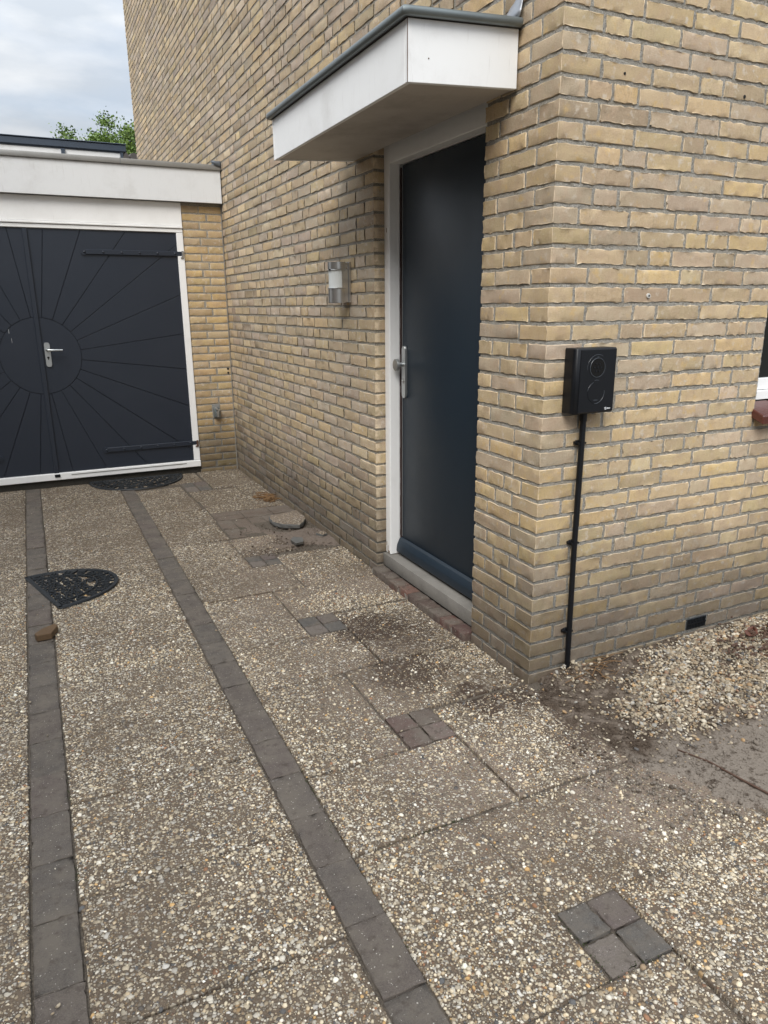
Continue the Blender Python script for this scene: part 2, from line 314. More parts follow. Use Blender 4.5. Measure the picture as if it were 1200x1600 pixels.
class BM:
    """bmesh collector in world coordinates"""
    def __init__(s): s.bm = bmesh.new()
    def box(s, x0, x1, y0, y1, z0, z1, bev=0.0, seg=1):
        t = bmesh.new(); bmesh.ops.create_cube(t, size=1)
        for v in t.verts: v.co = Vector((x0+(v.co.x+.5)*(x1-x0), y0+(v.co.y+.5)*(y1-y0), z0+(v.co.z+.5)*(z1-z0)))
        if bev: bmesh.ops.bevel(t, geom=t.edges[:], offset=bev, segments=seg, affect='EDGES', profile=0.5)
        s.add(t); return s
    def hexa(s, P, bev=0.0):
        """8 points: bottom 4 then top 4"""
        t = bmesh.new(); vs = [t.verts.new(p) for p in P]
        for f in ((3, 2, 1, 0), (4, 5, 6, 7), (0, 1, 5, 4), (1, 2, 6, 5), (2, 3, 7, 6), (3, 0, 4, 7)): t.faces.new([vs[i] for i in f])
        if bev: bmesh.ops.bevel(t, geom=t.edges[:], offset=bev, segments=1, affect='EDGES')
        s.add(t); return s
    def add(s, t, mtx=None):
        bmesh.ops.recalc_face_normals(t, faces=t.faces[:])
        m = bpy.data.meshes.new('t'); t.to_mesh(m); t.free()
        if mtx is not None: m.transform(mtx)
        s.bm.from_mesh(m); bpy.data.meshes.remove(m); return s
    def cyl(s, a, b, r, seg=24, r2=None, cap=True, bev=0.0):
        a, b = Vector(a), Vector(b); t = bmesh.new(); h = (b-a).length
        bmesh.ops.create_cone(t, cap_ends=cap, segments=seg, radius1=r, radius2=r if r2 is None else r2, depth=h)
        if bev: bmesh.ops.bevel(t, geom=[e for e in t.edges if len(e.link_faces) == 2 and any(len(f.verts) > 4 for f in e.link_faces)], offset=bev, segments=2, affect='EDGES')
        q = (b-a).to_track_quat('Z', 'Y').to_matrix().to_4x4(); q.translation = (a+b)/2
        return s.add(t, q)
    def tube(s, pts, r, seg=8, closed=False):
        pts = [Vector(p) for p in pts]; n = len(pts); rings = []; bm = s.bm
        rr = r if isinstance(r, (list, tuple)) else [r]*n
        up = None
        for i, p in enumerate(pts):
            d = (pts[(i+1) % n]-pts[i-1]) if closed else (pts[min(i+1, n-1)]-pts[max(i-1, 0)])
            d.normalize()
            if up is None: up = d.orthogonal().normalized()
            up = (up - d*up.dot(d)).normalized(); sd = d.cross(up)
            rings.append([bm.verts.new(p + (up*math.cos(k*2*math.pi/seg)+sd*math.sin(k*2*math.pi/seg))*rr[i]) for k in range(seg)])
        for i in range(n if closed else n-1):
            a, b = rings[i], rings[(i+1) % n]
            for k in range(seg): bm.faces.new((a[k], a[(k+1) % seg], b[(k+1) % seg], b[k]))
        if not closed: bm.faces.new(rings[0][::-1]); bm.faces.new(rings[-1])
        return s
    def sphere(s, c, r, sc=(1, 1, 1), sub=2):
        t = bmesh.new(); bmesh.ops.create_icosphere(t, subdivisions=sub, radius=r)
        for v in t.verts: v.co = Vector((v.co.x*sc[0], v.co.y*sc[1], v.co.z*sc[2]))+Vector(c)
        return s.add(t)
    def prism(s, poly, axis, a, b, bev=0.0):
        """poly of 2D points extruded along axis 0/1/2 from a to b"""
        t = bmesh.new()
        def P(q, w):
            l = list(q); l.insert(axis, w); return l
        v0 = [t.verts.new(P(q, a)) for q in poly]; v1 = [t.verts.new(P(q, b)) for q in poly]; n = len(poly)
        t.faces.new(v0); t.faces.new(v1[::-1])
        for i in range(n): t.faces.new((v0[i], v1[i], v1[(i+1) % n], v0[(i+1) % n]))
        if bev: bmesh.ops.bevel(t, geom=t.edges[:], offset=bev, segments=1, affect='EDGES')
        return s.add(t)
    def build(s, name, mats, parent=None, smooth=False, base=None, angle=35):
        off = Vector(base if base is not None else (parent['_b'] if parent is not None else (0, 0, 0)))
        me = bpy.data.meshes.new(name)
        for v in s.bm.verts: v.co -= off
        s.bm.to_mesh(me); s.bm.free()
        for m in (mats if isinstance(mats, (list, tuple)) else [mats]): me.materials.append(m)
        if smooth:
            me.polygons.foreach_set('use_smooth', np.ones(len(me.polygons), bool)); me.set_sharp_from_angle(angle=R(angle))
        ob = bpy.data.objects.new(name, me); COL.objects.link(ob); ob['_b'] = list(off)
        if parent is not None: ob.parent = parent
        else: ob.location = off
        return ob

# ------------------------------------------------------------------ rounded, slightly irregular blocks (bricks, pavers, slabs)
_T = {}
def block_template(nx, ny, nz):
    k = (nx, ny, nz)
    if k in _T: return _T[k]
    idx = {}; V = []; F = []
    def vid(i, j, l):
        if (i, j, l) not in idx: idx[(i, j, l)] = len(V); V.append((i, j, l))
        return idx[(i, j, l)]
    for i in range(nx):
        for j in range(ny):
            F.append((vid(i, j, 0), vid(i, j+1, 0), vid(i+1, j+1, 0), vid(i+1, j, 0))); F.append((vid(i, j, nz), vid(i+1, j, nz), vid(i+1, j+1, nz), vid(i, j+1, nz)))
    for i in range(nx):
        for l in range(nz):
            F.append((vid(i, 0, l), vid(i+1, 0, l), vid(i+1, 0, l+1), vid(i, 0, l+1))); F.append((vid(i, ny, l), vid(i, ny, l+1), vid(i+1, ny, l+1), vid(i+1, ny, l)))
    for j in range(ny):
        for l in range(nz):
            F.append((vid(0, j, l), vid(0, j, l+1), vid(0, j+1, l+1), vid(0, j+1, l))); F.append((vid(nx, j, l), vid(nx, j+1, l), vid(nx, j+1, l+1), vid(nx, j, l+1)))
    _T[k] = (np.array(V), np.array(F)); return _T[k]
def blocks(B, n, bev, jit, jit_edge):
    """B (N,6) x0,x1,y0,y1,z0,z1 -> verts, faces, owner index"""
    B = np.asarray(B, float).reshape(-1, 6); T, F = block_template(*n); N = len(B)
    P = np.zeros((N, len(T), 3)); ext = np.zeros((len(T), 3), int)
    for a in range(3):
        m = n[a]; t = T[:, a]; lo = B[:, 2*a][:, None]; hi = B[:, 2*a+1][:, None]; b = np.minimum(bev, (hi-lo)*0.3)
        if m == 1: p = np.where(t[None] == 0, lo, hi)
        elif m == 2: p = np.where(t[None] == 0, lo, np.where(t[None] == 2, hi, (lo+hi)/2))
        else:
            inner = lo+b+(hi-lo-2*b)*(t[None]-1)/(m-2)
            p = np.where(t[None] == 0, lo, np.where(t[None] == m, hi, inner))
        P[:, :, a] = p; ext[:, a] = np.where(t == 0, -1, np.where(t == m, 1, 0))
    ne = np.abs(ext).sum(1)
    pull = np.where(ne == 2, 0.30, np.where(ne == 3, 0.44, 0.0))*bev
    P -= (ext*pull[:, None])[None]
    J = RNG.normal(0, 1, P.shape)
    P += J*np.where(ne >= 2, jit_edge, jit)[None, :, None]
    V = P.reshape(-1, 3)
    Fa = (F[None]+(np.arange(N)*len(T))[:, None, None]).reshape(-1, 4)
    global EDGE; EDGE = np.tile(ne >= 2, N)
    return V, Fa, np.repeat(np.arange(N), len(T))
class Acc:
    def __init__(s): s.V = []; s.F = []; s.C = []; s.n = 0; s.mi = []
    def add(s, V, F, C, mi=0, edge=None):
        C = np.asarray(C, float); C = C if C.ndim == 2 else np.tile(C, (len(V), 1))
        C = np.column_stack([C, np.ones(len(C)) if edge is None else 1.0-edge])
        s.V.append(V); s.F.append(F+s.n); s.C.append(C if np.ndim(C) == 2 else np.tile(C, (len(V), 1))); s.mi.append(np.full(len(F), mi) if np.ndim(mi) == 0 else mi); s.n += len(V)
    def out(s): return np.concatenate(s.V), np.concatenate(s.F), np.concatenate(s.C), np.concatenate(s.mi)

# ------------------------------------------------------------------ brick bond
H = 0.0625; BH = 0.0495; ZOFF = -0.25*H
def rowz(k): return ZOFF + k*H
def bond(a, b, k, start=None, mode='wild', prev=None):
    """joint list of one course between a and b (b may be free or an edge)"""
    J = 0.0125; out = []; x = a; seq = 0; run = 0
    if start: out.append((x, x+start)); x += start+J
    while x < b-0.03:
        if mode == 'wild':
            Lc = 0.098 if (random.random() < 0.30 and seq < 2) or run >= 4 else 0.205
        else: Lc = 0.205
        Lc += random.gauss(0, 0.0015)
        e = x+Lc
        if prev is not None and mode == 'wild' and any(abs(e-q) < 0.022 for q in prev): Lc = 0.303-Lc if random.random() < .8 else Lc+.02; e = x+Lc
        if Lc < 0.15: seq += 1; run = 0
        else: seq = 0; run += 1
        if b-e < 0.045: e = b
        e = min(e, b); out.append((x, e)); x = e+J
    return out
def brick_cols(n, base_shift=(1, 1, 1)):
    pal = np.array([(0.535, 0.415, 0.250), (0.51, 0.400, 0.250), (0.475, 0.374, 0.240), (0.57, 0.432, 0.240), (0.51, 0.416, 0.300), (0.46, 0.375, 0.275), (0.58, 0.465, 0.300), (0.41, 0.325, 0.222)])
    p = np.array([.19, .19, .16, .11, .13, .10, .06, .06]); c = pal[RNG.choice(len(pal), n, p=p)]
    return np.clip(c*(1+RNG.normal(0, 0.055, (n, 1)))*(1+RNG.normal(0, 0.012, (n, 3)))*np.array(base_shift), 0.02, 0.9)

K0, K1 = -2, 96     # courses of the house wall
A_END, B_END = 8.70, 3.2
DOOR = (0.415, 1.380, 2.168); WIN = (1.085, 2.75, 1.018, 2.36)
house = thing('brick_house', (0, 0, 0), 'yellow brick house with the navy front door, white canopy and brick corner', 'house')
near, far = [], []
prevA = prevB = None
for k in range(K0, K1):
    z0 = rowz(k); z1 = z0+BH; dz = lambda: random.gauss(0, 0.0006)
    longB = (k % 2 == 0)
    # corner brick
    near.append((0.0, 0.155 if longB else 0.100, 0.0, 0.100 if longB else 0.155, z0, z1))
    # side A (x = 0), along +y
    a0 = (0.100 if longB else 0.155)+0.0115
    if z1 < DOOR[2]-0.0 and z0 < DOOR[2]-0.03: spans = [(a0, DOOR[0]), (DOOR[1], A_END)]
    else: spans = [(a0, A_END)]
    js = []
    for (p, q) in spans:
        st = None
        if p == DOOR[1]: st = 0.205 if k % 2 else 0.098
        for (u, v) in bond(p, q, k, st, 'wild', prevA):
            pr = min(random.gauss(-.0003, 0.0008), .0005)
            (near if u < 3.2 else far).append((pr, 0.10, u, v, z0+dz(), z1+dz())); js.append(v)
    prevA = js
    # side B (y = 0), along +x
    b0 = (0.155 if longB else 0.100)+0.0115
    win = z1 > WIN[2]-0.02 and z0 < WIN[3]
    spans = [(b0, WIN[0]), (WIN[1], B_END)] if win else [(b0, B_END)]
    js = []
    for (p, q) in spans:
        for (u, v) in bond(p, q, k, None, 'wild', prevB):
            if k == 1 and v > 0.845 and u < 0.945:   # the air vent takes this place
                if u < 0.80: near.append((u, 0.833, random.gauss(0, .0008), 0.10, z0, z1))
                if v > 0.98: near.append((0.960, v, random.gauss(0, .0008), 0.10, z0, z1))
                js.append(v); continue
            near.append((u, v, min(random.gauss(-.0003, .0008), .0005), 0.10, z0+dz(), z1+dz())); js.append(v)
    prevB = js
near, far = np.array(near), np.array(far)
isB = (near[:, 2] < 0.02) & (near[:, 0] > 0.05)
acc = Acc()
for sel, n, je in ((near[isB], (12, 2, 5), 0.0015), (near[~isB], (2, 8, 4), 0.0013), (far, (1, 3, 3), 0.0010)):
    cb = (sel[:, 0] < 0.05) & (sel[:, 2] < 0.05)
    if cb.any() and n[0] == 2:
        V, F, o = blocks(sel[cb], (7, 7, 4), 0.0028, 0.0005, 0.0013); acc.add(V, F, brick_cols(int(cb.sum()))[o], 0, EDGE); sel = sel[~cb]
    V, F, o = blocks(sel, n, 0.0028, 0.0005, je)
    cc_ = brick_cols(len(sel)); isA = (sel[:, 2] > .42)[:, None]; cc_ = np.where(isA, cc_*np.array((1.0, 1.03, 1.12)), cc_*1.06)  # brick tint for side A makes up for the weaker light there
    # the end faces of side A bricks are coated with mortar, its dark tone standing in for joint shade (not at the door opening)
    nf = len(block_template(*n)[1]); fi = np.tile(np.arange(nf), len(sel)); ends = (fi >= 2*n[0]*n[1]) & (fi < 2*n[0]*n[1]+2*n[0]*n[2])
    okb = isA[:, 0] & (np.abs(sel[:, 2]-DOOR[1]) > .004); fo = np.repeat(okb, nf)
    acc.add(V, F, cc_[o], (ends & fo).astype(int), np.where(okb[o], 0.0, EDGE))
# mortar body: shells recessed 5 mm, with the openings left out
RC = 0.0034
def quad(acc, P, c=(.92, .90, .86)): acc.add(np.array(P, float), np.array([[0, 1, 2, 3]]), np.array(c), 1)
zt, zb = rowz(K1), rowz(K0)
x = RC
quad(acc, [(x, x, zb), (x, DOOR[0]-.006, zb), (x, DOOR[0]-.006, zt), (x, x, zt)][::-1])
quad(acc, [(x, DOOR[0]-.006, DOOR[2]-.0), (x, DOOR[1]+.006, DOOR[2]-.0), (x, DOOR[1]+.006, zt), (x, DOOR[0]-.006, zt)][::-1])
quad(acc, [(x, DOOR[1]+.006, zb), (x, A_END-.005, zb), (x, A_END-.005, zt), (x, DOOR[1]+.006, zt)][::-1])
quad(acc, [(x, DOOR[0]-.006, zb), (.25, DOOR[0]-.006, zb), (.25, DOOR[0]-.006, DOOR[2]), (x, DOOR[0]-.006, DOOR[2])])
quad(acc, [(x, DOOR[1]+.006, zb), (.25, DOOR[1]+.006, zb), (.25, DOOR[1]+.006, DOOR[2]), (x, DOOR[1]+.006, DOOR[2])])
quad(acc, [(x, DOOR[0]-.006, DOOR[2]), (.25, DOOR[0]-.006, DOOR[2]), (.25, DOOR[1]+.006, DOOR[2]), (x, DOOR[1]+.006, DOOR[2])])
wx0, wx1, wz0, wz1 = WIN[0]+.005, WIN[1]-.005, WIN[2]-.03, rowz(38)
quad(acc, [(x, x, zb), (wx0, x, zb), (wx0, x, zt), (x, x, zt)])
quad(acc, [(wx0, x, zb), (wx1, x, zb), (wx1, x, wz0), (wx0, x, wz0)])
quad(acc, [(wx0, x, wz1), (wx1, x, wz1), (wx1, x, zt), (wx0, x, zt)])
quad(acc, [(wx1, x, zb), (B_END-.005, x, zb), (B_END-.005, x, zt), (wx1, x, zt)])
quad(acc, [(wx0, x, wz0), (wx0, .2, wz0), (wx0, .2, wz1), (wx0, x, wz1)])
quad(acc, [(wx1, x, wz0), (wx1, .2, wz0), (wx1, .2, wz1), (wx1, x, wz1)])
quad(acc, [(wx0, x, wz1), (wx0, .2, wz1), (wx1, .2, wz1), (wx1, x, wz1)])
quad(acc, [(wx0, x, wz0), (wx0, .2, wz0), (wx1, .2, wz0), (wx1, x, wz0)])
quad(acc, [(B_END-.005, x, zb), (B_END-.005, A_END-.005, zb), (B_END-.005, A_END-.005, zt), (B_END-.005, x, zt)])
quad(acc, [(x, A_END-.005, zb), (B_END-.005, A_END-.005, zb), (B_END-.005, A_END-.005, zt), (x, A_END-.005, zt)])
V, F, C, mi = acc.out()
def mortar_sheet(P0, U, W, nu, nw, nrm, seedv):
    a, b = np.meshgrid(np.linspace(0, 1, nu+1), np.linspace(0, 1, nw+1), indexing='ij')
    P = np.array(P0)[None, None]+a[..., None]*np.array(U)+b[..., None]*np.array(W)
    uu = a*np.linalg.norm(U)+seedv; ww = b*np.linalg.norm(W)
    d_ = .0010*vn2(uu, ww, 60)+.0012*vn2(uu+9, ww, 170)+.0005*vn2(uu, ww+5, 14)
    zf = np.mod(P[..., 2]-ZOFF, H); fr = np.clip((zf-BH+.001)/(H-BH), 0, 1); d_ = d_-.0014*fr**4
    P = P+d_[..., None]*np.array(nrm)
    i = np.arange(nu)[:, None]*(nw+1)+np.arange(nw)[None]
    return P.reshape(-1, 3), np.stack([i, i+(nw+1), i+(nw+2), i+1], -1).reshape(-1, 4)
_v2 = RNG.uniform(-1, 1, (256, 256))
def vn2(X, Y, s_):
    x, y = X*s_, Y*s_; i, j = np.floor(x).astype(int), np.floor(y).astype(int); fx, fy_ = x-i, y-j
    fx = fx*fx*(3-2*fx); fy_ = fy_*fy_*(3-2*fy_); g = lambda a, b: _v2[a % 256, b % 256]
    return (g(i, j)*(1-fx)+g(i+1, j)*fx)*(1-fy_)+(g(i, j+1)*(1-fx)+g(i+1, j+1)*fx)*fy_
acc2 = Acc(); acc2.add(V, F, C[:, :3]); acc2.C[-1] = C; acc2.mi[-1] = mi
for (P0, U, W, nu, nw, nrm) in (((.0030, .0030, zb), (wx0-.003, 0, 0), (0, 0, 3.1-zb), 300, 1250, (0, -1, 0)), ((.0032, .0030, zb), (0, DOOR[0]-.009, 0), (0, 0, 3.1-zb), 110, 1250, (-1, 0, 0))):
    v_, f_2 = mortar_sheet(P0, U, W, nu, nw, nrm, 3.3); acc2.add(v_, f_2, np.array((1., 1., 1.)), 1)
V, F, C, mi = acc2.out()
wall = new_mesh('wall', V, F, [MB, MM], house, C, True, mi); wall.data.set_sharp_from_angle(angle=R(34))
bm = BM(); bm.box(-.12, B_END+.12, -.12, A_END+.12, zt, zt+.22, .01); bm.build('roof', M_PANEL, house)
bm = BM(); bm.box(.30, B_END-.2, .30, A_END-.3, -.02, zt-.01); bm.build('interior_walls', M_DARK, house)

# --- window at the right edge
bm = BM(); fx0, fx1, fz0, fz1 = WIN[0]-.004, WIN[1]+.004, WIN[2]+.003, rowz(38)
for (a, b, c, d_) in ((fx0, fx1, fz0, fz0+.038), (fx0, fx1, fz1-.06, fz1), (fx0, fx0+.05, fz0+.0405, fz1-.0625), (fx1-.05, fx1, fz0+.0405, fz1-.0625)): bm.box(a, b, .058, .13, c, d_, .002)
wf = bm.build('window_frame', M_WHITE2, house)
bm = BM(); bm.box(fx0+.05, fx1-.05, .073, .12, fz0+.0405, fz0+.088, .002); bm.box(fx0+.0525, fx0+.10, .073, .12, fz0+.0905, fz1-.115, .002); bm.box(fx1-.10, fx1-.0525, .073, .12, fz0+.0905, fz1-.115, .002); bm.box(fx0+.0525, fx1-.0525, .073, .12, fz1-.112, fz1-.065, .002)
bm.build('sash', M_WHITE2, wf)
bm = BM(); bm.box(fx0+.095, fx1-.095, .094, .100, fz0+.088, fz1-.105); bm.build('pane', M_GLASS, wf)
bm = BM()
tx = WIN[0]-.008
while tx < WIN[1]:
    e = min(tx+.148, WIN[1]+.01); t0 = .975; 
    bm.hexa([(tx, -.055, .936), (e, -.055, .936), (e, .056, .978), (tx, .056, .978), (tx, -.055, .973), (e, -.055, .973), (e, .056, 1.019), (tx, .056, 1.019)], .004); tx = e+.004
bm.build('window_sill', M_REDTILE, house)
# --- air vent
bm = BM(); bm.box(.838, .954, -.001, .05, rowz(1)+.001, rowz(1)+.052, .002)
v = bm.build('air_vent', M_RUBBER, house)
bm = BM()
for i in range(12): bm.box(.843+i*.0092, .8455+i*.0092, -.0045, .0015, rowz(1)+.004, rowz(1)+.049)
bm.box(.840, .952, -.006, -.004, rowz(1)+.025, rowz(1)+.029)
bm.build('grille', M_BLACK, v)
# --- wall plug and drilled holes on the right wall
bm = BM(); bm.cyl((.441, -.006, 1.444), (.441, .004, 1.444), .0085, 16, bev=.001); wp = bm.build('wall_plug', M_SCREW, house, True)
bm = BM(); bm.cyl((.441, -.0075, 1.444), (.441, -.005, 1.444), .0035, 12); bm.build('plug_hole', M_DARK, wp, True)
for (hx, hz, hr) in ((.255, 2.131, .0045), (.814, 2.121, .006), (.385, 1.99, .003)): bm = BM(); bm.cyl((hx, -.0022, hz), (hx, .004, hz), hr, 10); bm.build('drilled_hole', M_DARK, house, True)

# --- front door: frame, leaf, sill
DX = .118
bm = BM()
bm.box(.055, .112, DOOR[1]-.060, DOOR[1]-.002, .108, DOOR[2]-.002, .003)          # left post (seen)
bm.box(.055, .112, DOOR[0]+.002, DOOR[0]+.060, .108, DOOR[2]-.002, .003)
bm.box(.055, .112, DOOR[0]+.0625, DOOR[1]-.0625, 2.061, DOOR[2]-.002, .003)
bm.box(.1145, .20, DOOR[1]-.052, DOOR[1]-.002, .108, DOOR[2]-.002, .001)
bm.box(.1145, .20, DOOR[0]+.002, DOOR[0]+.052, .108, DOOR[2]-.002, .001)
bm.box(.1145, .20, DOOR[0]+.0545, DOOR[1]-.0545, 2.062, DOOR[2]-.002, .001)
dfm = bm.build('door_frame', M_WHITE2, house)
dfm['label'] = 'white painted door frame with flaking paint at its foot'
bm = BM(); rr_ = random.Random(3)
for i in range(60):     # weathered dark red strip between the jamb and the leaf
    z = .115+i*.0322; bm.box(.113, .122+rr_.uniform(-.002, .002), DOOR[1]-.0715, DOOR[1]-.060+rr_.uniform(-.0015, .0015), z, z+.0322)
bm.build('weather_strip', M_DARKRED, dfm)
MBW = m_plain('bare_wood', (0.20, 0.15, 0.11), 0.8)
for (y, z, w_, h_) in ((1.352, .135, .006, .03), (1.340, .118, .016, .012), (1.366, .16, .004, .02), (1.35, 1.77, .003, .02)): bm = BM(); bm.box(.0535, .056, y-w_/2, y+w_/2, z-h_/2, z+h_/2); bm.build('paint_flake', MBW, dfm)
bm = BM(); bm.box(DX, DX+.04, DOOR[0]+.063, DOOR[1]-.074, .135, 2.056, .0025, 2)
leaf = bm.build('front_door', M_DOOR, house, True)
bm = BM(); bm.prism([(DX-.001, .205), (DX-.016, .196), (DX-.030, .165), (DX-.034, .130), (DX-.028, .122), (DX-.001, .128)], 1, DOOR[0]+.066, DOOR[1]-.070, .0015)
bm.build('weather_bar', M_DOOR, leaf, True)
bm = BM(); bm.box(DX-.002, DX+.002, DOOR[1]-.0795, DOOR[1]-.0765, .21, 2.054); bm.build('edge_trim', M_ALU, leaf)
# shield and knob
ly = 1.268
bm = BM()
t = bmesh.new(); pts = []
for i in range(24):
    a = i/24*2*math.pi; ca, sa = math.cos(a), math.sin(a); sq = 4
    pts.append((ly+.0195*abs(ca)**(2/sq)*(1 if ca > 0 else -1), 1.092+.130*abs(sa)**(2/12)*(1 if sa > 0 else -1)))
bm.prism(pts, 0, DX-.013, DX-.0005, .002); bm.build('lock_plate', M_ALU, leaf, True)
kz = 1.130
bm = BM(); bm.cyl((DX-.012, ly, kz), (DX-.045, ly, kz), .010, 20, .012); bm.cyl((DX-.045, ly, kz), (DX-.060, ly, kz), .031, 32, .029, bev=.002)
bm.build('door_knob', M_ALU, leaf, True)
bm = BM(); bm.box(DX-.0165, DX-.0125, ly-.008, ly+.008, 1.035, 1.062, .003); bm.cyl((DX-.0125, ly, 1.05), (DX-.020, ly, 1.05), .007, 16)
bm.build('lock_cylinder', M_STEEL, leaf, True)
# hinge and hook by the right edge, just showing past the brickwork
bm = BM(); hy = DOOR[0]+.075
bm.cyl((DX-.012, hy, 1.50), (DX-.012, hy, 1.66), .007, 14); bm.box(DX-.006, DX+.001, hy, hy+.03, 1.50, 1.66, .001); bm.tube([(DX-.004, hy+.05, 1.655), (DX-.018, hy+.03, 1.675), (DX-.018, hy+.01, 1.67)], .004, 8)
bm.build('hinge', M_BLACK, leaf, True)
bm = BM(); bm.box(.036, .205, DOOR[0]+.002, DOOR[1]-.002, .035, .106, .004, 2)
bm.build('doorstep', M_SILL, house, True)
# brick-on-edge row in front of the doorstep
blk = []; y = DOOR[0]+.003; cs = []
pal = [(0.095, 0.050, 0.044), (0.125, 0.058, 0.048), (0.098, 0.070, 0.060), (0.105, 0.076, 0.064), (0.10, 0.073, 0.062), (0.155, 0.078, 0.060), (0.125, 0.070, 0.056), (0.10, 0.075, 0.064), (0.095, 0.074, 0.063), (0.10, 0.078, 0.066)]
i = 0
while y < DOOR[1]-.03:
    w_ = .100+random.gauss(0, .002); e = min(y+w_, DOOR[1]-.002); blk.append((-.040+random.gauss(0, .002), .034, y, e, -.06, .036+random.gauss(0, .0015))); cs.append(pal[i % 10]); y = e+.005; i += 1
V, F, o = blocks(blk, (4, 5, 4), .006, .0008, .0016)
acc = Acc(); acc.add(V, F, np.array(cs)[o])
V, F, C, mi = acc.out(); new_mesh('brick_edging', V, F, MP, house, C)
bm = BM(); bm.box(-.036, .034, DOOR[0]+.010, DOOR[1]-.010, -.06, .024); bm.build('edging_mortar', MM2, house)

# --- canopy over the door
CX, CY0, CY1 = -.42, .22, 1.60
ZB, ZT = 2.086, 2.262; DR = .024      # outer edge sags by DR
def zz(x, z): return z+DR*(1+x/.42)
bm = BM()
bm.hexa([(CX, CY0, zz(CX, ZB)), (-.008, CY0, zz(0, ZB)), (-.008, CY0+.018, zz(0, ZB)), (CX, CY0+.018, zz(CX, ZB)), (CX, CY0, zz(CX, ZT)), (-.008, CY0, zz(0, ZT)), (-.008, CY0+.018, zz(0, ZT)), (CX, CY0+.018, zz(CX, ZT))], .0015)
can = bm.build('canopy', M_WHITE, house)
can['label'] = 'white boxed canopy over the front door with grey roof edge'
bm = BM(); bm.hexa([(CX+.0005, CY0+.0195, zz(CX, ZB)), (CX+.018, CY0+.0195, zz(CX+.018, ZB)), (CX+.018, CY1-.0195, zz(CX+.018, ZB)), (CX+.0005, CY1-.0195, zz(CX, ZB)), (CX+.0005, CY0+.0195, zz(CX, ZT)), (CX+.018, CY0+.0195, zz(CX+.018, ZT)), (CX+.018, CY1-.0195, zz(CX+.018, ZT)), (CX+.0005, CY1-.0195, zz(CX, ZT))], .0015)
bm.build('fascia_front', M_WHITE, can)
bm = BM(); bm.hexa([(CX, CY1-.018, zz(CX, ZB)), (-.008, CY1-.018, zz(0, ZB)), (-.008, CY1, zz(0, ZB)), (CX, CY1, zz(CX, ZB)), (CX, CY1-.018, zz(CX, ZT)), (-.008, CY1-.018, zz(0, ZT)), (-.008, CY1, zz(0, ZT)), (CX, CY1, zz(CX, ZT))], .0015)
bm.build('fascia_side', M_WHITE, can)
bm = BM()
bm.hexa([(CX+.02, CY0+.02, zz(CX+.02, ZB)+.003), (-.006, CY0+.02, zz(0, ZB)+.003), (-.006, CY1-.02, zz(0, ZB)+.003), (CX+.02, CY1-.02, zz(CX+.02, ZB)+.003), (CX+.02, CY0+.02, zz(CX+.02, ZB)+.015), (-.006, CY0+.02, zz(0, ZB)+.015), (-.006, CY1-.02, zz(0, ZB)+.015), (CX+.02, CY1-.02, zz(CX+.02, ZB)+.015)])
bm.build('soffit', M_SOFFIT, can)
bm = BM()
bm.hexa([(CX-.012, CY0-.012, zz(CX, ZT)+.0015), (-.002, CY0-.012, zz(0, ZT)+.0015), (-.002, CY1+.012, zz(0, ZT)+.0015), (CX-.012, CY1+.012, zz(CX, ZT)+.0015), (CX-.012, CY0-.012, zz(CX, ZT)+.018), (-.002, CY0-.012, zz(0, ZT)+.018), (-.002, CY1+.012, zz(0, ZT)+.018), (CX-.012, CY1+.012, zz(CX, ZT)+.018)], .003)
bm.build('roof_deck', M_ROOF, can)
bm = BM(); zc = ZT+.014
bm.tube([(-.012, CY0-.014, zz(0, zc)), (CX-.004, CY0-.014, zz(CX, zc)), (CX-.014, CY0-.012, zz(CX, zc)), (CX-.014, CY0, zz(CX, zc)), (CX-.014, CY1+.004, zz(CX, zc)), (CX-.012, CY1+.014, zz(CX, zc)), (CX, CY1+.014, zz(CX, zc)), (-.012, CY1+.014, zz(0, zc))], .0145, 14)
bm.build('roof_trim', M_ZINC, can, True, angle=50)
bm = BM(); bm.hexa([(CX-.0008, CY0-.0008, zz(CX, ZB)+.001), (CX+.0012, CY0-.0008, zz(CX, ZB)+.001), (CX+.0012, CY0+.001, zz(CX, ZB)+.001), (CX-.0008, CY0+.001, zz(CX, ZB)+.001), (CX-.0008, CY0-.0008, zz(CX, ZT)), (CX+.0012, CY0-.0008, zz(CX, ZT)), (CX+.0012, CY0+.001, zz(CX, ZT)), (CX-.0008, CY0+.001, zz(CX, ZT))]); bm.build('corner_crack', M_RUST, can)
for (nx_, nz_) in ((-.345, 2.160),):
    bm = BM(); bm.cyl((nx_, CY0-.0012, nz_), (nx_, CY0+.002, nz_), .0022, 10); bm.build('nail_head', M_RUST, can)
# lead flashing
bm = BM(); t = bmesh.new()
n = 8; vs = [[None]*(n+1) for _ in range(5)]
rr_ = random.Random(5)
for i in range(5):
    for j in range(n+1):
        u = j/n; yb = .195+.16*u; ztop = 2.305+.085*(1-u)+.0; w_ = i/4
        z = 2.312+(ztop-2.300)*w_+rr_.uniform(-.002, .002)
        vs[i][j] = t.verts.new((-.010-.018*(1-w_)*(1-u)+rr_.uniform(-.003, .003), yb, z))
for i in range(4):
    for j in range(n): t.faces.new((vs[i][j], vs[i][j+1], vs[i+1][j+1], vs[i+1][j]))
bm.add(t); bm.box(-.007, -.001, .36, CY1, 2.312, 2.335, .001); fl = bm.build('lead_flashing', M_LEAD, can, True, angle=80)
sol = fl.modifiers.new('s', 'SOLIDIFY'); sol.thickness = .003

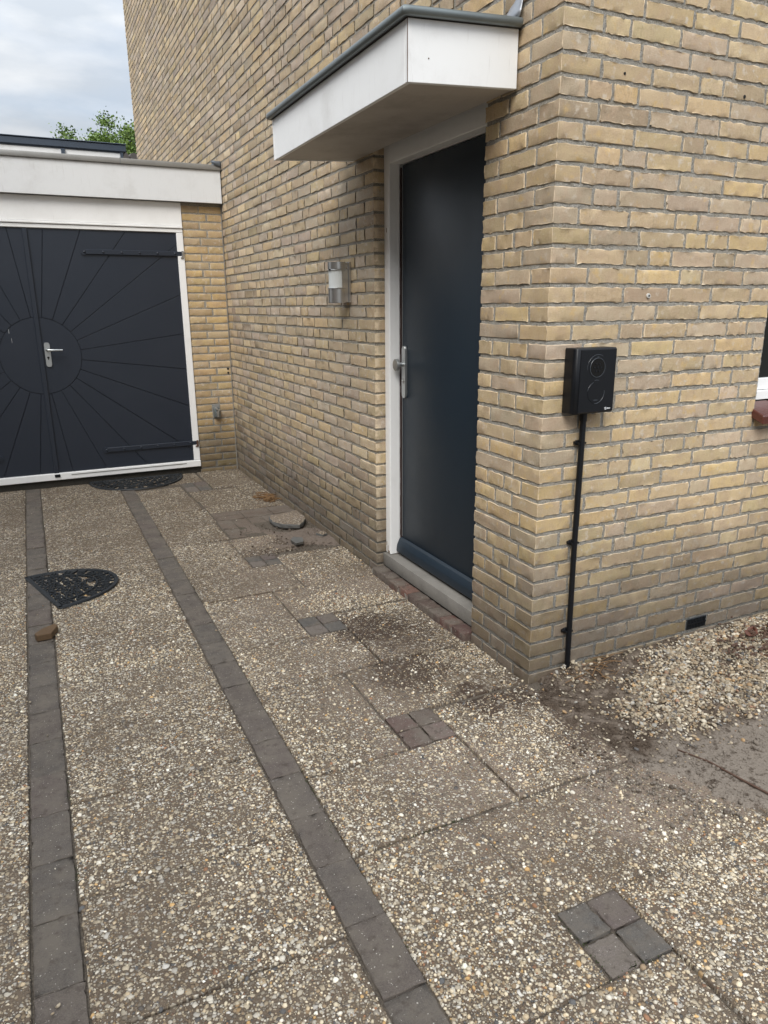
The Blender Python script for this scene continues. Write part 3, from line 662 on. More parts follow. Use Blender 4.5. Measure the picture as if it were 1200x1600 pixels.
# ------------------------------------------------------------------ wall lamp beside the door
ly_, lz0, lz1 = 1.727, 1.432, 1.640
lamp = thing('wall_lamp', (0, ly_, lz0), 'steel wall lamp with frosted glass on the brick wall left of the door', 'wall lamp')
bm = BM(); bm.box(-.014, -.001, ly_-.060, ly_+.060, lz0+.002, lz1, .002); bm.build('back_plate', M_STEEL, lamp, True)
cxl = -.052; rl = .054
bm = BM(); bm.box(-.050, -.0145, ly_-.051, ly_+.051, lz0+.004, lz1-.004, .001); bm.build('housing', M_STEEL, lamp, True)
bm = BM(); bm.cyl((cxl, ly_, lz1-.036), (cxl, ly_, lz1), rl, 40, bev=.002); bm.build('top_cap', M_STEEL, lamp, True)
bm = BM(); bm.cyl((cxl, ly_, lz0), (cxl, ly_, lz0+.072), rl, 40, bev=.002); bm.build('lower_housing', M_STEEL, lamp, True)
bm = BM(); bm.cyl((cxl, ly_, lz0+.073), (cxl, ly_, lz1-.037), rl-.004, 40); bm.build('glass_shade', M_GLASSF, lamp, True)
for z in (lz0+.076, lz1-.040):
    bm = BM(); bm.tube([(cxl+rl*1.02*math.cos(a), ly_+rl*1.02*math.sin(a), z) for a in [i*2*math.pi/36 for i in range(36)]], .0026, 8, True); bm.build('band', M_STEEL, lamp, True)
bm = BM(); bm.cyl((cxl-rl*.9, ly_-.02, lz1-.040), (cxl-rl*1.12, ly_-.026, lz1-.040), .0035, 10); bm.build('screw', M_BLACK, lamp, True)
bm = BM(); bm.sphere((cxl-.040, ly_+.012, lz0+.026), .011); bm.cyl((cxl-.040, ly_+.012, lz0+.016), (cxl-.030, ly_+.008, lz0+.003), .008, 14); bm.build('motion_sensor', M_SCREW, lamp, True)

# ------------------------------------------------------------------ charger box on the right wall
bx0, bx1, bz0, bz1, bd = .076, .257, 1.048, 1.272, .066
chg = thing('wall_charger', (.165, 0, bz0), 'black wall charger box with two round sockets beside the house corner', 'charger')
bm = BM()
bm.prism([(bx0+.004, -.002), (bx0, -.05), (bx0+.006, -bd), (bx1-.004, -bd), (bx1, -bd+.006), (bx1, -.002)], 2, bz0, bz1, .003)
bm.build('casing', M_BLACK, chg, True)
bm = BM(); bm.prism([(bx0+.020, bz0+.004), (bx1-.004, bz0+.004), (bx1-.004, bz1-.004), (bx0+.020, bz1-.004)], 1, -bd-.0035, -bd+.001, .0015)
bm.build('front_cover', M_BLACK, chg, True)
scx, sz1, sz2 = .170, 1.206, 1.120; fy = -bd-.0035
def ring(bm, cx, cz, r, t, y, a0=0, a1=360, n=48):
    pts = [(cx+r*math.cos(R(a0+(a1-a0)*i/n)), y, cz+r*math.sin(R(a0+(a1-a0)*i/n))) for i in range(n+(a1-a0 != 360))]
    bm.tube(pts, t, 6, a1-a0 == 360)
bm = BM(); bm.cyl((scx, fy-.0015, sz1), (scx, fy+.001, sz1), .0315, 40); sk = bm.build('socket', M_BLACKG, chg, True)
bm = BM(); ring(bm, scx, sz1, .0325, .0011, fy-.001); bm.build('socket_rim', M_RING, sk, True)
bm = BM()
for a in range(7):
    an = R(a*60); q = (scx, sz1) if a == 6 else (scx+.014*math.cos(an), sz1+.014*math.sin(an)); bm.cyl((q[0], fy-.003, q[1]), (q[0], fy-.001, q[1]), .0035, 12)
bm.build('contact', M_BLACK, sk, True)
bm = BM(); ring(bm, scx, sz1, .044, .0006, fy, 60, 190, 30); bm.box(scx-.004, scx+.004, fy-.001, fy+.001, sz1+.036, sz1+.0375); bm.build('ring_mark', M_RING, chg, True)
bm = BM(); bm.cyl((scx, fy-.001, sz2), (scx, fy+.001, sz2), .036, 40); lid = bm.build('socket_lid', M_BLACK, chg, True)
bm = BM(); ring(bm, scx, sz2, .0375, .0008, fy-.0005, -95, 10, 26); ring(bm, scx, sz2, .0375, .0006, fy-.0003, 110, 170, 16)
bm.box(scx-.009, scx+.009, fy-.0018, fy, sz2-.0265, sz2-.0245); bm.box(scx-.009, scx+.009, fy-.0012, fy, sz1-.0435, sz1-.042); bm.build('lid_rim', M_RING, lid, True)
# emblem: small ring with a bolt, then a short word
bm = BM(); ex, ez = .219, 1.0625; ring(bm, ex, ez, .0042, .0007, fy-.0003, 0, 360, 20); bm.box(ex-.0008, ex+.0008, fy-.001, fy, ez-.004, ez+.004)
bm.build('emblem', M_INK, chg, True)
bm = BM(); lx = .2262
for (w_, h_) in ((.0030, .0052), (.0026, .0040), (.0026, .0040), (.0026, .0040), (.0028, .0040)):   # a tiny word, too small in the photograph to read
    bm.box(lx, lx+w_-.0007, fy-.0008, fy+.0002, 1.0605, 1.0605+h_); lx += w_+.0002
bm.build('lettering', M_INK, chg)

# conduit
con = thing('cable_conduit', (.170, 0, 0), 'thin black cable pipe running down from the charger box to the gravel', 'cable pipe')
bm = BM(); bm.tube([(.171, -.022, -.03), (.1695, -.021, .10), (.1655, -.020, .5), (.1645, -.021, .8), (.1650, -.022, 1.046)], .0105, 16); bm.build('pipe', M_BLACK, con, True)
bm = BM(); bm.tube([(.1648, -.022, 1.015), (.1650, -.022, 1.047)], .013, 16); bm.tube([(.1785, -.018, .62), (.1785, -.018, 1.03)], .0032, 8); bm.build('gland', M_BLACK, con, True)
for cz in (.935, .556, .195):
    bm = BM(); bm.box(.150, .1835, -.013, -.001, cz-.009, cz+.009, .002); bm.tube([(.1660+.0135*math.cos(a), -.021+.0135*math.sin(a), cz) for a in [R(t) for t in range(-20, 201, 20)]], .0045, 8)
    bm.cyl((.149, -.006, cz), (.143, -.006, cz), .0065, 12); bm.build('pipe_clip', M_BLACK, con, True)

# ------------------------------------------------------------------ garage
GY = 4.37
gar = thing('garage', (-1.505, GY, 0), 'flat roofed brick garage with dark sunburst doors and white fascia', 'garage')
near = []
GX0, GXL = -3.12, -2.675
for k in range(-1, 36):
    z0 = rowz(k)-.012; z1 = z0+.051
    if z0 > 2.21: break
    for (u, v) in (((-.334, -.199), (-.187, -.004)) if k % 2 else ((-.334, -.139), (-.127, -.004))):
        a_, b_ = u+random.gauss(0, .002)*(u > -.33), v
        near.append((a_, b_, GY+random.gauss(0, .0007), GY+.1, z0, z1))
    for (u, v) in (((GX0, -2.99), (-2.978, -2.79), (-2.778, GXL)) if k % 2 else ((GX0, -2.92), (-2.908, GXL))):
        near.append((u, v, GY+random.gauss(0, .0007), GY+.1, z0, z1))
V, F, o = blocks(near, (8, 1, 4), .004, .0005, .001)
acc = Acc(); acc.add(V, F, brick_cols(len(near), (1.0, .96, .84))[o], 0, EDGE)
for (a_, b_) in ((-.330, -.002), (GX0+.005, GXL-.005)):
    quad(acc, [(a_, GY+RC, -.08), (b_, GY+RC, -.08), (b_, GY+RC, 2.235), (a_, GY+RC, 2.235)])
quad(acc, [(GXL-.005, GY+RC, -.08), (GXL-.005, GY+.2, -.08), (GXL-.005, GY+.2, 2.235), (GXL-.005, GY+RC, 2.235)])
quad(acc, [(-.330, GY+RC, -.08), (-.330, GY+.2, -.08), (-.330, GY+.2, 2.235), (-.330, GY+RC, 2.235)])
quad(acc, [(GX0+.005, GY+RC, -.08), (GX0+.005, GY+5.0, -.08), (GX0+.005, GY+5.0, 2.235), (GX0+.005, GY+RC, 2.235)])
# low brick kerb under the door
quad(acc, [(GXL, GY+.015, -.08), (-.335, GY+.015, -.08), (-.335, GY+.015, .052), (GXL, GY+.015, .052)], (.4, .38, .35))
V, F, C, mi = acc.out(); new_mesh('wall', V, F, [MB, MM], gar, C, True, mi).data.set_sharp_from_angle(angle=R(34))
bm = BM(); bm.box(-.011, -.0025, GY-.007, GY+.004, -.03, 2.215, .002); bm.build('corner_joint', MM2, gar)
bm = BM(); bm.box(-3.22, -.008, GY-.060, GY-.038, 2.232, 2.478, .002); bm.build('fascia', M_PANEL, gar)
bm = BM(); bm.box(-3.235, -.004, GY-.076, GY-.02, 2.4795, 2.519, .005, 2); rt = bm.build('roof_trim', M_ZINC_L, gar, True)
for xx in (-.78, -1.92): bm = BM(); bm.box(xx, xx+.003, GY-.0775, GY-.03, 2.4785, 2.5205); bm.build('trim_joint', M_ZINC, rt)
bm = BM(); bm.box(-3.20, -.006, GY-.018, GY+5.0, 2.24, 2.505); bm.build('roof', M_ROOF, gar)
bm = BM(); t = bmesh.new(); rr_ = random.Random(8); vs = []
for i in range(6):
    for j in range(6):
        u, w_ = i/5, j/5; vs.append(t.verts.new((-.080+.078*u, GY-.080-.014*math.sin(w_*3)*math.sin(u*3)+rr_.uniform(-.003, .003), 2.545-.050*w_*(.4+.6*u)+.004*rr_.random())))
for i in range(5):
    for j in range(5): t.faces.new((vs[i*6+j], vs[i*6+j+1], vs[i*6+j+7], vs[i*6+j+6]))
bm.add(t); bm.box(-.050, -.001, GY-.060, GY+.6, 2.5205, 2.545, .004); fl = bm.build('lead_flashing', m_plain('dull_lead', (0.13, 0.15, 0.175), 0.5, 0.4, 0.6, 45, 0.4), gar, True, angle=80)
sol = fl.modifiers.new('s', 'SOLIDIFY'); sol.thickness = .003
# frame
bm = BM(); GL = -2.62
bm.box(-.3895, -.336, GY-.012, GY+.05, .112, 1.999, .003); bm.box(GXL+.001, GL-.0, GY-.012, GY+.05, .112, 1.999, .003)
bm.box(GXL+.001, -.336, GY-.012, GY+.05, 2.0015, 2.030, .003); bm.box(GXL+.001, -.336, GY-.022, GY+.05, 2.0325, 2.050, .004); bm.box(GXL+.001, -.336, GY-.009, GY+.05, 2.0525, 2.231, .002)
gf = bm.build('door_frame', M_WHITE2, gar)
bm = BM(); bm.box(GXL+.001, -.334, GY-.020, GY+.06, .053, .1095, .004)
gs = bm.build('door_sill', M_WHITE2, gar)
bm = BM(); bm.box(-1.40, -.46, GY-.0235, GY-.0195, .088, .094); bm.build('drip_strip', M_ZINC_L, gs)
# leaves with milled sunburst grooves: wedge boards with gaps over a dark backing
cx, cz, rad = -1.507, 1.053, .295
def clip_poly(poly, a, b, c):      # keep a*x+b*z <= c
    out = []
    for i in range(len(poly)):
        p, q = poly[i], poly[(i+1) % len(poly)]; dp, dq = a*p[0]+b*p[1]-c, a*q[0]+b*q[1]-c
        if dp <= 0: out.append(p)
        if (dp < 0 < dq) or (dq < 0 < dp): t = dp/(dp-dq); out.append((p[0]+(q[0]-p[0])*t, p[1]+(q[1]-p[1])*t))
    return out
G = .0024
def leaf_panels(x0, x1, side):
    bm = BM(); z0, z1 = .112, 1.997; yf = GY+.002
    for i in range(24):
        a0, a1 = R(-97.5+15*i+0), R(-97.5+15*(i+1))
        am = (a0+a1)/2; Rr = 4
        ins = rad+G; 
        arc = [(cx+ins*math.cos(a1+(a0-a1)*j/6), cz+ins*math.sin(a1+(a0-a1)*j/6)) for j in range(7)]
        poly = arc+[(cx+Rr*math.cos(a0), cz+Rr*math.sin(a0)), (cx+Rr*math.cos(a1), cz+Rr*math.sin(a1))]
        # shrink sideways for the groove
        poly = clip_poly(poly, math.sin(a0), -math.cos(a0), cx*math.sin(a0)-cz*math.cos(a0)-G)
        poly = clip_poly(poly, -math.sin(a1), math.cos(a1), -cx*math.sin(a1)+cz*math.cos(a1)-G)
        poly = clip_poly(poly, -1, 0, -x0); poly = clip_poly(poly, 1, 0, x1); poly = clip_poly(poly, 0, -1, -z0); poly = clip_poly(poly, 0, 1, z1)
        cl = []
        for p in poly:
            if not cl or (abs(p[0]-cl[-1][0])+abs(p[1]-cl[-1][1])) > 1e-4: cl.append(p)
        if len(cl) >= 3 and abs(sum(cl[k][0]*cl[(k+1) % len(cl)][1]-cl[(k+1) % len(cl)][0]*cl[k][1] for k in range(len(cl)))) > 1e-4:
            try: bm.prism(cl, 1, yf, yf+.012, .0009)
            except Exception: pass
    disc = [(cx+(rad-G)*math.cos(R(a)), cz+(rad-G)*math.sin(R(a))) for a in range(0, 360, 5)]
    disc = clip_poly(clip_poly(disc, -1, 0, -x0), 1, 0, x1); bm.prism(disc, 1, yf, yf+.012, .0009)
    bm.box(x0, x1, yf+.0125, yf+.04, z0, z1)
    return bm.build('door_leaf', M_GDOOR, gar)
lf = leaf_panels(cx+.0025, -.3915, 1); lf2 = leaf_panels(GL+.002, cx-.0025, -1)
bm = BM(); bm.box(cx-.019, cx+.016, GY-.0135, GY+.0005, .095, 1.995, .003); bm.build('cover_strip', M_GDOOR, lf2)
bm = BM(); bm.box(cx-.020, cx+.022, GY-.0275, GY-.0215, .078, .102, .002); bm.build('floor_catch', M_BLACK, lf2)
hx, hz = -1.458, 1.062
bm = BM(); bm.prism([(hx+.021*math.copysign(abs(math.cos(a))**.5, math.cos(a)), hz+.094*math.copysign(abs(math.sin(a))**.16, math.sin(a))) for a in [R(15*i) for i in range(24)]], 1, GY-.009, GY+.0015, .002)
bm.build('handle_plate', M_ALU, lf, True)
bm = BM(); bm.tube([(hx-.004, GY-.008, hz+.038), (hx-.004, GY-.045, hz+.038), (hx+.004, GY-.052, hz+.038), (hx+.06, GY-.052, hz+.036), (hx+.108, GY-.050, hz+.035)], [.009, .009, .009, .0085, .008], 14); bm.build('door_handle', M_ALU, lf, True)
bm = BM(); bm.cyl((hx, GY-.0115, hz-.022), (hx, GY-.009, hz-.022), .009, 16); bm.box(hx-.003, hx+.003, GY-.0112, GY-.009, hz-.040, hz-.022); bm.build('keyhole', M_DARK, lf, True)
for leaf_, sg, xe in ((lf, 1, -.345), (lf2, -1, GL-.046)):
    for hz_ in (1.838, .266):
        xs = xe-sg*.775
        bm = BM(); bm.box(min(xs+sg*.02, xe), max(xs+sg*.02, xe), GY-.017 if False else GY-.0135, GY+.0015, hz_-.0195, hz_+.0195, .004)
        bm.cyl((xs+sg*.012, GY-.011, hz_), (xs+sg*.012, GY+.0015, hz_), .025, 20, bev=.002)
        st = bm.build('strap_hinge', M_GDOOR, leaf_, True)
        for i in range(6): bm = BM(); bm.sphere((xs+sg*(.016+i*.1385), GY-.0135, hz_), .010, (1, .6, 1), 2); bm.build('bolt_head', M_GDOOR, st, True)
        bm = BM(); bm.cyl((xe-sg*.006, GY-.018, hz_-.030), (xe-sg*.006, GY-.018, hz_+.022), .0085, 14)
        bm.box(xe-sg*.012-.012, xe-sg*.012+.012, GY-.022, GY-.012, hz_-.036, hz_-.024, .002)
        bm.build('hinge_pin', M_RUST if hz_ < 1 else M_STEEL, st, True)
# scratches on the left leaf
for (a_, b_, c_, d_) in ((-1.712, -1.710, 1.23, 1.262), (-1.700, -1.6985, 1.16, 1.195)): bm = BM(); bm.box(a_, b_, GY+.0008, GY+.0022, c_, d_); bm.build('scratch', M_INK, lf2)
# vent holes in the pier + small wall tap
for hz_ in (.893, .859): bm = BM(); bm.cyl((-.034, GY-.003, hz_), (-.034, GY+.01, hz_), .0095, 14); bm.build('drilled_hole', M_DARK, gar, True)
tap = thing('outdoor_tap', (-.160, GY, .49), 'small dull metal tap box on the brick pier beside the garage doors', 'tap')
bm = BM(); bm.box(-.197, -.128, GY-.006, GY-.001, .472, .592, .002); bm.build('mounting_plate', M_ZINC_L, tap)
bm = BM(); bm.box(-.190, -.140, GY-.042, GY-.0065, .480, .566, .008, 2); bm.build('casing', M_ZINC, tap, True)
bm = BM(); bm.tube([(-.176, GY-.040, .566), (-.162, GY-.055, .548), (-.150, GY-.055, .538), (-.142, GY-.046, .545)], .008, 10); bm.build('lever', M_STEEL, tap, True)
bm = BM(); bm.cyl((-.160, GY-.050, .52), (-.160, GY-.050, .485), .011, 14); bm.cyl((-.160, GY-.046, .52), (-.160, GY-.030, .52), .013, 14); bm.build('spout', M_STEEL, tap, True)

# ------------------------------------------------------------------ neighbour beyond the garage, roof tiles, tree
nb = thing('flat_roofed_extension', (-3, 10, 0), 'pale panelled flat roofed building with navy roof edge beyond the garage', 'building')
bm = BM(); bm.box(-8, -.035, 10.06, 14, -.05, 3.586); bm.build('wall', M_WHITE, nb)
bm = BM(); bm.box(-8.1, .055, 10.03, 14.1, 3.600, 3.695, .01); bm.build('roof_edge', M_NAVYTRIM, nb)
bm = BM(); bm.box(-8.1, .062, 10.018, 14.1, 3.6965, 3.710, .004); bm.build('roof_cap', M_NAVYTRIM, nb)
bm = BM(); bm.box(-8.05, .0, 10.05, 10.058, 3.5875, 3.5985); bm.build('eaves_board', M_NAVYTRIM, nb)
for xx in (-.83, -1.9, -3.0):
    bm = BM(); bm.box(xx, xx+.05, 10.03, 10.062, 2.3, 3.586); bm.build('panel_joint', M_NAVYTRIM, nb)
bm = BM(); bm.box(-.033, .0, 10.0, 10.2, 2.3, 3.586); bm.build('downpipe', M_NAVYTRIM, nb)
tl = thing('tiled_roof', (2, 12.5, 0), 'dark tiled ridge showing between the navy roof edge and the brick house', 'roof')
bm = BM(); bm.box(.2, 4, 12.4, 14, -.05, 3.88); bm.build('wall', MM2, tl)
bm = BM()
for i in range(26): bm.cyl((.17+i*.15, 12.2, 3.93), (.17+i*.15, 13.9, 4.10), .065, 10)
bm.build('roof_tiles', m_plain('dark_tile', (.09, .08, .075), .8), tl, True)

def make_tree(name, base, height, crown_c, crown_r, nleaf, label, lsize=.085):
    rr = random.Random(11); t = thing(name, base, label, 'tree'); bm = BM()
    b = Vector(base); cc = Vector(crown_c)
    bm.tube([b, b+Vector((.05, 0, height*.25)), b+Vector((0, .05, height*.5)), cc], [.22, .18, .14, .06], 10)
    ends = []
    for i in range(46):
        s0 = b.lerp(cc, rr.uniform(.45, 1)); dv = Vector((rr.gauss(0, 1), rr.gauss(0, 1), rr.gauss(.25, .7))).normalized()
        e = cc+Vector((dv.x*crown_r[0], dv.y*crown_r[1], dv.z*crown_r[2]))*rr.uniform(.55, 1.0)
        m = s0.lerp(e, .5)+Vector((rr.gauss(0, .12), rr.gauss(0, .12), rr.gauss(.1, .12)))
        bm.tube([s0, m, e], [.045, .028, .008], 6); ends += [e, m.lerp(e, .6), m.lerp(e, .3)]
        for q in range(3):
            e2 = e+Vector((rr.gauss(0, .3), rr.gauss(0, .3), rr.gauss(.08, .25))); bm.tube([m.lerp(e, .7), e2], [.012, .004], 5); ends.append(e2)
    bm.build('trunk', M_BARK, t, True)
    n = int(nleaf*1.5); E = np.array([tuple(e) for e in ends]); P = E[RNG.integers(0, len(E), n)]+RNG.normal(0, .115, (n, 3))*np.array([1, 1, .8])
    d = RNG.normal(0, 1, (n, 3)); d /= np.linalg.norm(d, axis=1)[:, None]; s = np.cross(d, RNG.normal(0, 1, (n, 3))); s /= np.linalg.norm(s, axis=1)[:, None]
    l = (lsize*.78*RNG.uniform(.6, 1.2, n))[:, None]; V = np.stack([P-d*l*.5, P+s*l*.30, P+d*l*.5, P-s*l*.30], 1).reshape(-1, 3)
    F = np.arange(n*4).reshape(-1, 4); tone = RNG.uniform(0, 1, (n, 1)); C = np.repeat((1-tone)*np.array([.055, .115, .018])+tone*np.array([.19, .27, .055]), 4, 0)
    new_mesh('crown', V, F, M_LEAF, t, C, False)
    return t
make_tree('garden_tree', (.55, 16.4, 0), 5.2, (.80, 16.4, 4.25), (.62, .62, .58), 60000, 'green leafy tree rising behind the navy roof edge at the house wall')

# unseen house, added across the drive for shade: closes off the low sky and shows in the gloss of the doors
op = thing('added_house', (-5.4, -2, 0), 'dark brick house added across the driveway, unseen, to shade the side wall', 'house')
M_OBR = m_plain('dark_brick', (0.16, 0.12, 0.09), .9, 0, .3, 40, .4)
bm = BM(); bm.box(-12, -5.4, -9, 3.6, -.09, 5.8); bm.build('wall', M_OBR, op)
bm = BM(); bm.prism([(-12.3, 5.8), (-5.1, 5.8), (-8.7, 8.6)], 1, -9.3, 3.9); bm.build('roof', M_ROOF, op)
for (y_, z_) in ((-7, .9), (-3.8, .9), (.6, .9), (-7, 3.4), (-3.8, 3.4), (.6, 3.4)):
    bm = BM(); bm.box(-5.41, -5.35, y_, y_+1.4, z_, z_+1.3, .01); w_ = bm.build('window', M_WHITE2, op)
    bm = BM(); bm.box(-5.35, -5.34, y_+.08, y_+1.32, z_+.08, z_+1.22); bm.build('pane', M_GLASS, w_)

# ------------------------------------------------------------------ ground sheet, paving
def grid_mesh(name, x0, x1, y0, y1, nx, ny, fz, mat, kind='structure', col=None):
    X, Y = np.meshgrid(np.linspace(x0, x1, nx+1), np.linspace(y0, y1, ny+1), indexing='ij')
    Z = fz(X, Y); V = np.stack([X, Y, Z], -1).reshape(-1, 3); i = np.arange(nx)[:, None]*(ny+1)+np.arange(ny)[None]
    F = np.stack([i, i+(ny+1), i+(ny+2), i+1], -1).reshape(-1, 4)
    return tag(new_mesh(name, V, F, mat, None, col, True), kind=kind)
s, c, l = m_soil('ground_soil', (0.06, 0.048, 0.036), (0.12, 0.10, 0.075)); M_GROUND = s.fin(c, .95)
grid_mesh('ground', -300, 300, -300, 300, 8, 8, lambda X, Y: np.full_like(X, -.095), M_GROUND)
# joint filler just under the slab tops
s, c, l = m_soil('joint_sand', (0.050, 0.040, 0.030), (0.145, 0.120, 0.092)); gm = s.noise(s.pos, 3.2, 5, .6); c = s.mix(s.sm(gm, .60, .68, 0, .5), c, (.030, .040, .012)); M_JOINT = s.fin(c, .95)
def fill(X, Y): 
    M_ = np.clip(.25+.9*vn2(X+40, Y+40, 2.2)+.5*vn2(X+40, Y+40, 7), 0, 1)*.55
    for (a, b, c_, d_) in ((-.45, -.41, -.56, -.16), (-.45, -.42, -1.9, -1.10), (-.62, -.57, .98, 1.36), (-.45, -.38, .42, .82), (-.62, -.41, .79, 1.0), (-.44, 0, -.03, .03), (-.44, 0, .39, .43)):
        M_ = np.maximum(M_, ((X > a) & (X < b) & (Y > c_) & (Y < d_))*.95)
    for (a, b, c_, d_) in ((-.75, .1, -1.0, -.58), (-.66, -.57, -.95, -.5)): M_ = np.where((X > a) & (X < b) & (Y > c_) & (Y < d_), M_*.12, M_)
    return -.0052-.0070*M_+.0006*np.sin(X*190)*np.sin(Y*183)
grid_mesh('joint_sand', -6.5, 0.6, -3.2, 4.36, 420, 440, fill, M_JOINT)

slabs = []   # (x0,x1,y0,y1)
def s2l(y): return -1.085+(.025*(y+1)/5 if y > -5 else 0)          # the second strip runs slightly off parallel
gap = .002
# field between the strips, field left of strip 1, further left
yj = [.80+.393*k for k in range(-11, 10)]
for a_, b_ in zip(yj[:-1], yj[1:]):
    b2 = min(b_, 4.355)
    if a_ > 4.34: continue
    slabs.append((-1.645, s2l((a_+b2)/2)-.004, a_+gap, b2-gap*0))
for (xa, xb, oy) in ((-2.36, -1.757, .19), (-2.965, -2.365, .0), (-3.57, -2.97, .19), (-4.9, -3.575, 0)):
    for a_, b_ in zip(yj[:-1], yj[1:]):
        a2, b2 = a_+oy, min(b_+oy, 4.355)
        if a2 > 4.33: continue
        slabs.append((xa, xb, a2+gap, b2))
inserts = []
def cyc(y0):
    sx = s2l(y0)+.108
    slabs.append((sx, -.436, y0+gap, y0+.365)); slabs.append((-.430, -.004 if y0 > -.6 else .16, y0+gap, y0+.545))
    inserts.append((-.611, -.432, y0+.370, y0+.560)); slabs.append((sx, -.615, y0+.370, y0+.945)); slabs.append((-.609, -.004 if y0 > -.6 else .16, y0+.565, y0+.945))
cyc(-.545); 
cyc(.404); 
sx = s2l(-1.2)+.108       # near cycle: the seams towards the mud are grown over
slabs += [(sx, -.436, -1.495, -1.129), (-.430, .16, -1.495, -.932), (sx, -.615, -1.127, -.549), (-.6145, .16, -.9315, -.549)]
inserts.append((-.611, -.432, -1.127, -.937)); cyc(-2.447)
# third cycle: partly broken up towards the wall
sx = s2l(1.4)+.108
slabs += [(sx, -.436, 1.356, 1.735), (-.430, -.004, 1.356, 1.880)]
inserts.append((-.600, -.425, 1.742, 1.935))
slabs += [(sx, -.606, 1.742, 2.320), (-.600, -.300, 1.942, 2.300), (sx, -.590, 2.328, 2.720), (sx, -.575, 2.728, 3.10), (sx, -.590, 3.108, 3.49), (sx, -.605, 3.498, 3.88), (sx, -.40, 3.99, 4.355),
          (-.570, -.010, 2.965, 3.34), (-.585, -.20, 3.345, 3.66), (-.195, -.006, 3.345, 3.70), (-.375, -.006, 3.705, 4.355)]
inserts.append((-.590, -.390, 3.680, 3.975))
# slabs right of the corner, mostly under mud
for a_ in (-3.0, -2.6, -2.2, -1.80, -1.41, -1.02): slabs.append((.165, .60, a_+gap, a_+.385))
sl = np.array(slabs); N = len(sl); zt_ = RNG.normal(0, .0009, N)
B = np.column_stack([sl[:, 0]+RNG.uniform(.000, .0025, N), sl[:, 1]-RNG.uniform(.000, .0025, N), sl[:, 2]+RNG.uniform(0, .002, N), sl[:, 3]-RNG.uniform(0, .002, N), np.full(N, -.05), zt_])
SLB = B.copy()
V, F, o = blocks(B, (20, 16, 3), .0035, .0004, .0015)
tilt = RNG.normal(0, .0016, (N, 2)); ctr = np.column_stack([(B[:, 0]+B[:, 1])/2, (B[:, 2]+B[:, 3])/2])
V[:, 2] += (V[:, 0]-ctr[o, 0])*tilt[o, 0]+(V[:, 1]-ctr[o, 1])*tilt[o, 1]
tone = RNG.uniform(0, 1, (N, 3)); 
acc = Acc(); acc.add(V, F, tone[o]); V, F, C, mi = acc.out()
tag(new_mesh('paving_slabs', V, F, MA, None, C, True), kind='structure')
# pavers: two strips, inserts, cross strip
pv, pc = [], []
PC = [(0.112, 0.097, 0.085), (0.109, 0.097, 0.086), (0.113, 0.096, 0.084), (0.113, 0.099, 0.087), (0.106, 0.094, 0.083), (0.111, 0.092, 0.082), (0.108, 0.094, 0.083)]
def pav(x0, x1, y0, y1, z=0, col=None):
    pv.append((x0+random.uniform(0, .002), x1-random.uniform(0, .002), y0+.0002, y1-.0002, -.06, z+random.gauss(0, .0015))); c0 = col or random.choice(PC); kk = random.uniform(.94, 1.07); pc.append([q*kk for q in c0])
y = -3.1
while y < 4.34: e = min(y+.205, 4.355); pav(-1.752, -1.650, y, e); y = e+.0015
y = -3.02
while y < 4.34: e = min(y+.205, 4.355); xx = s2l((y+e)/2); pav(xx, xx+.104, y, e); y = e+.0015
icol = [(0.165, 0.142, 0.126), (0.108, 0.102, 0.095), (0.130, 0.106, 0.098), (0.104, 0.098, 0.091)]
for q, (x0, x1, y0, y1) in enumerate(inserts):
    xm, ym = (x0+x1)/2, (y0+y1)/2
    cl = [icol[0], icol[1], icol[3], icol[2]] if q != 0 else [(0.115, 0.082, 0.070), (0.165, 0.122, 0.108), (0.125, 0.088, 0.076), (0.128, 0.102, 0.085)]
    pav(x0, xm-.003, y0, ym-.003, .001, cl[0]); pav(xm+.003, x1, y0, ym-.003, .001, cl[1]); pav(x0, xm-.003, ym+.003, y1, .001, cl[2]); pav(xm+.003, x1, ym+.003, y1, .001, cl[3])
dd = (0.140, 0.110, 0.088)
for (x0, x1) in ((-.570, -.372), (-.368, -.170), (-.166, -.006)): pav(x0, x1, 2.755, 2.853, 0, dd); pav(x0, x1, 2.854, 2.955, 0, dd)
for (x0, x1, y0, y1) in ((-.575, -.475, 2.545, 2.748), (-.470, -.370, 2.545, 2.748), (-.575, -.475, 2.335, 2.540), (-.365, -.265, 2.60, 2.748), (-.26, -.16, 2.60, 2.748), (-.155, -.01, 2.60, 2.748)): pav(x0, x1, y0, y1, -.001, dd)
V, F, o = blocks(pv, (8, 12, 3), .0022, .0006, .0014)
new = new_mesh('brick_pavers', V, F, MP, None, np.column_stack([np.array(pc)[o], 1-EDGE]), True); tag(new, kind='structure')

# ------------------------------------------------------------------ value noise for terrain
_vn = RNG.uniform(-1, 1, (256, 256))
def vnoise(X, Y, s):
    x, y = X*s+31.7, Y*s+17.3; i, j = np.floor(x).astype(int), np.floor(y).astype(int); fx, fy_ = x-i, y-j
    fx = fx*fx*(3-2*fx); fy_ = fy_*fy_*(3-2*fy_); g = lambda a, b: _vn[a % 256, b % 256]
    return (g(i, j)*(1-fx)+g(i+1, j)*fx)*(1-fy_)+(g(i, j+1)*(1-fx)+g(i+1, j+1)*fx)*fy_
def fbm(X, Y, s, n=4): return sum(vnoise(X, Y, s*2**k)*.5**k for k in range(n))
def sstep(t, a, b): t = np.clip((t-a)/(b-a), 0, 1); return t*t*(3-2*t)
def edge_x(Y):   # where the soil starts, as a function of y
    return np.interp(Y, [-3.2, -1.3, -1.05, -.85, -.70, -.56, -.40, -.27, -.15, -.05, 0.05], [.40, .34, .20, .08, .02, -.035, -.065, -.085, -.060, -.030, -.005])
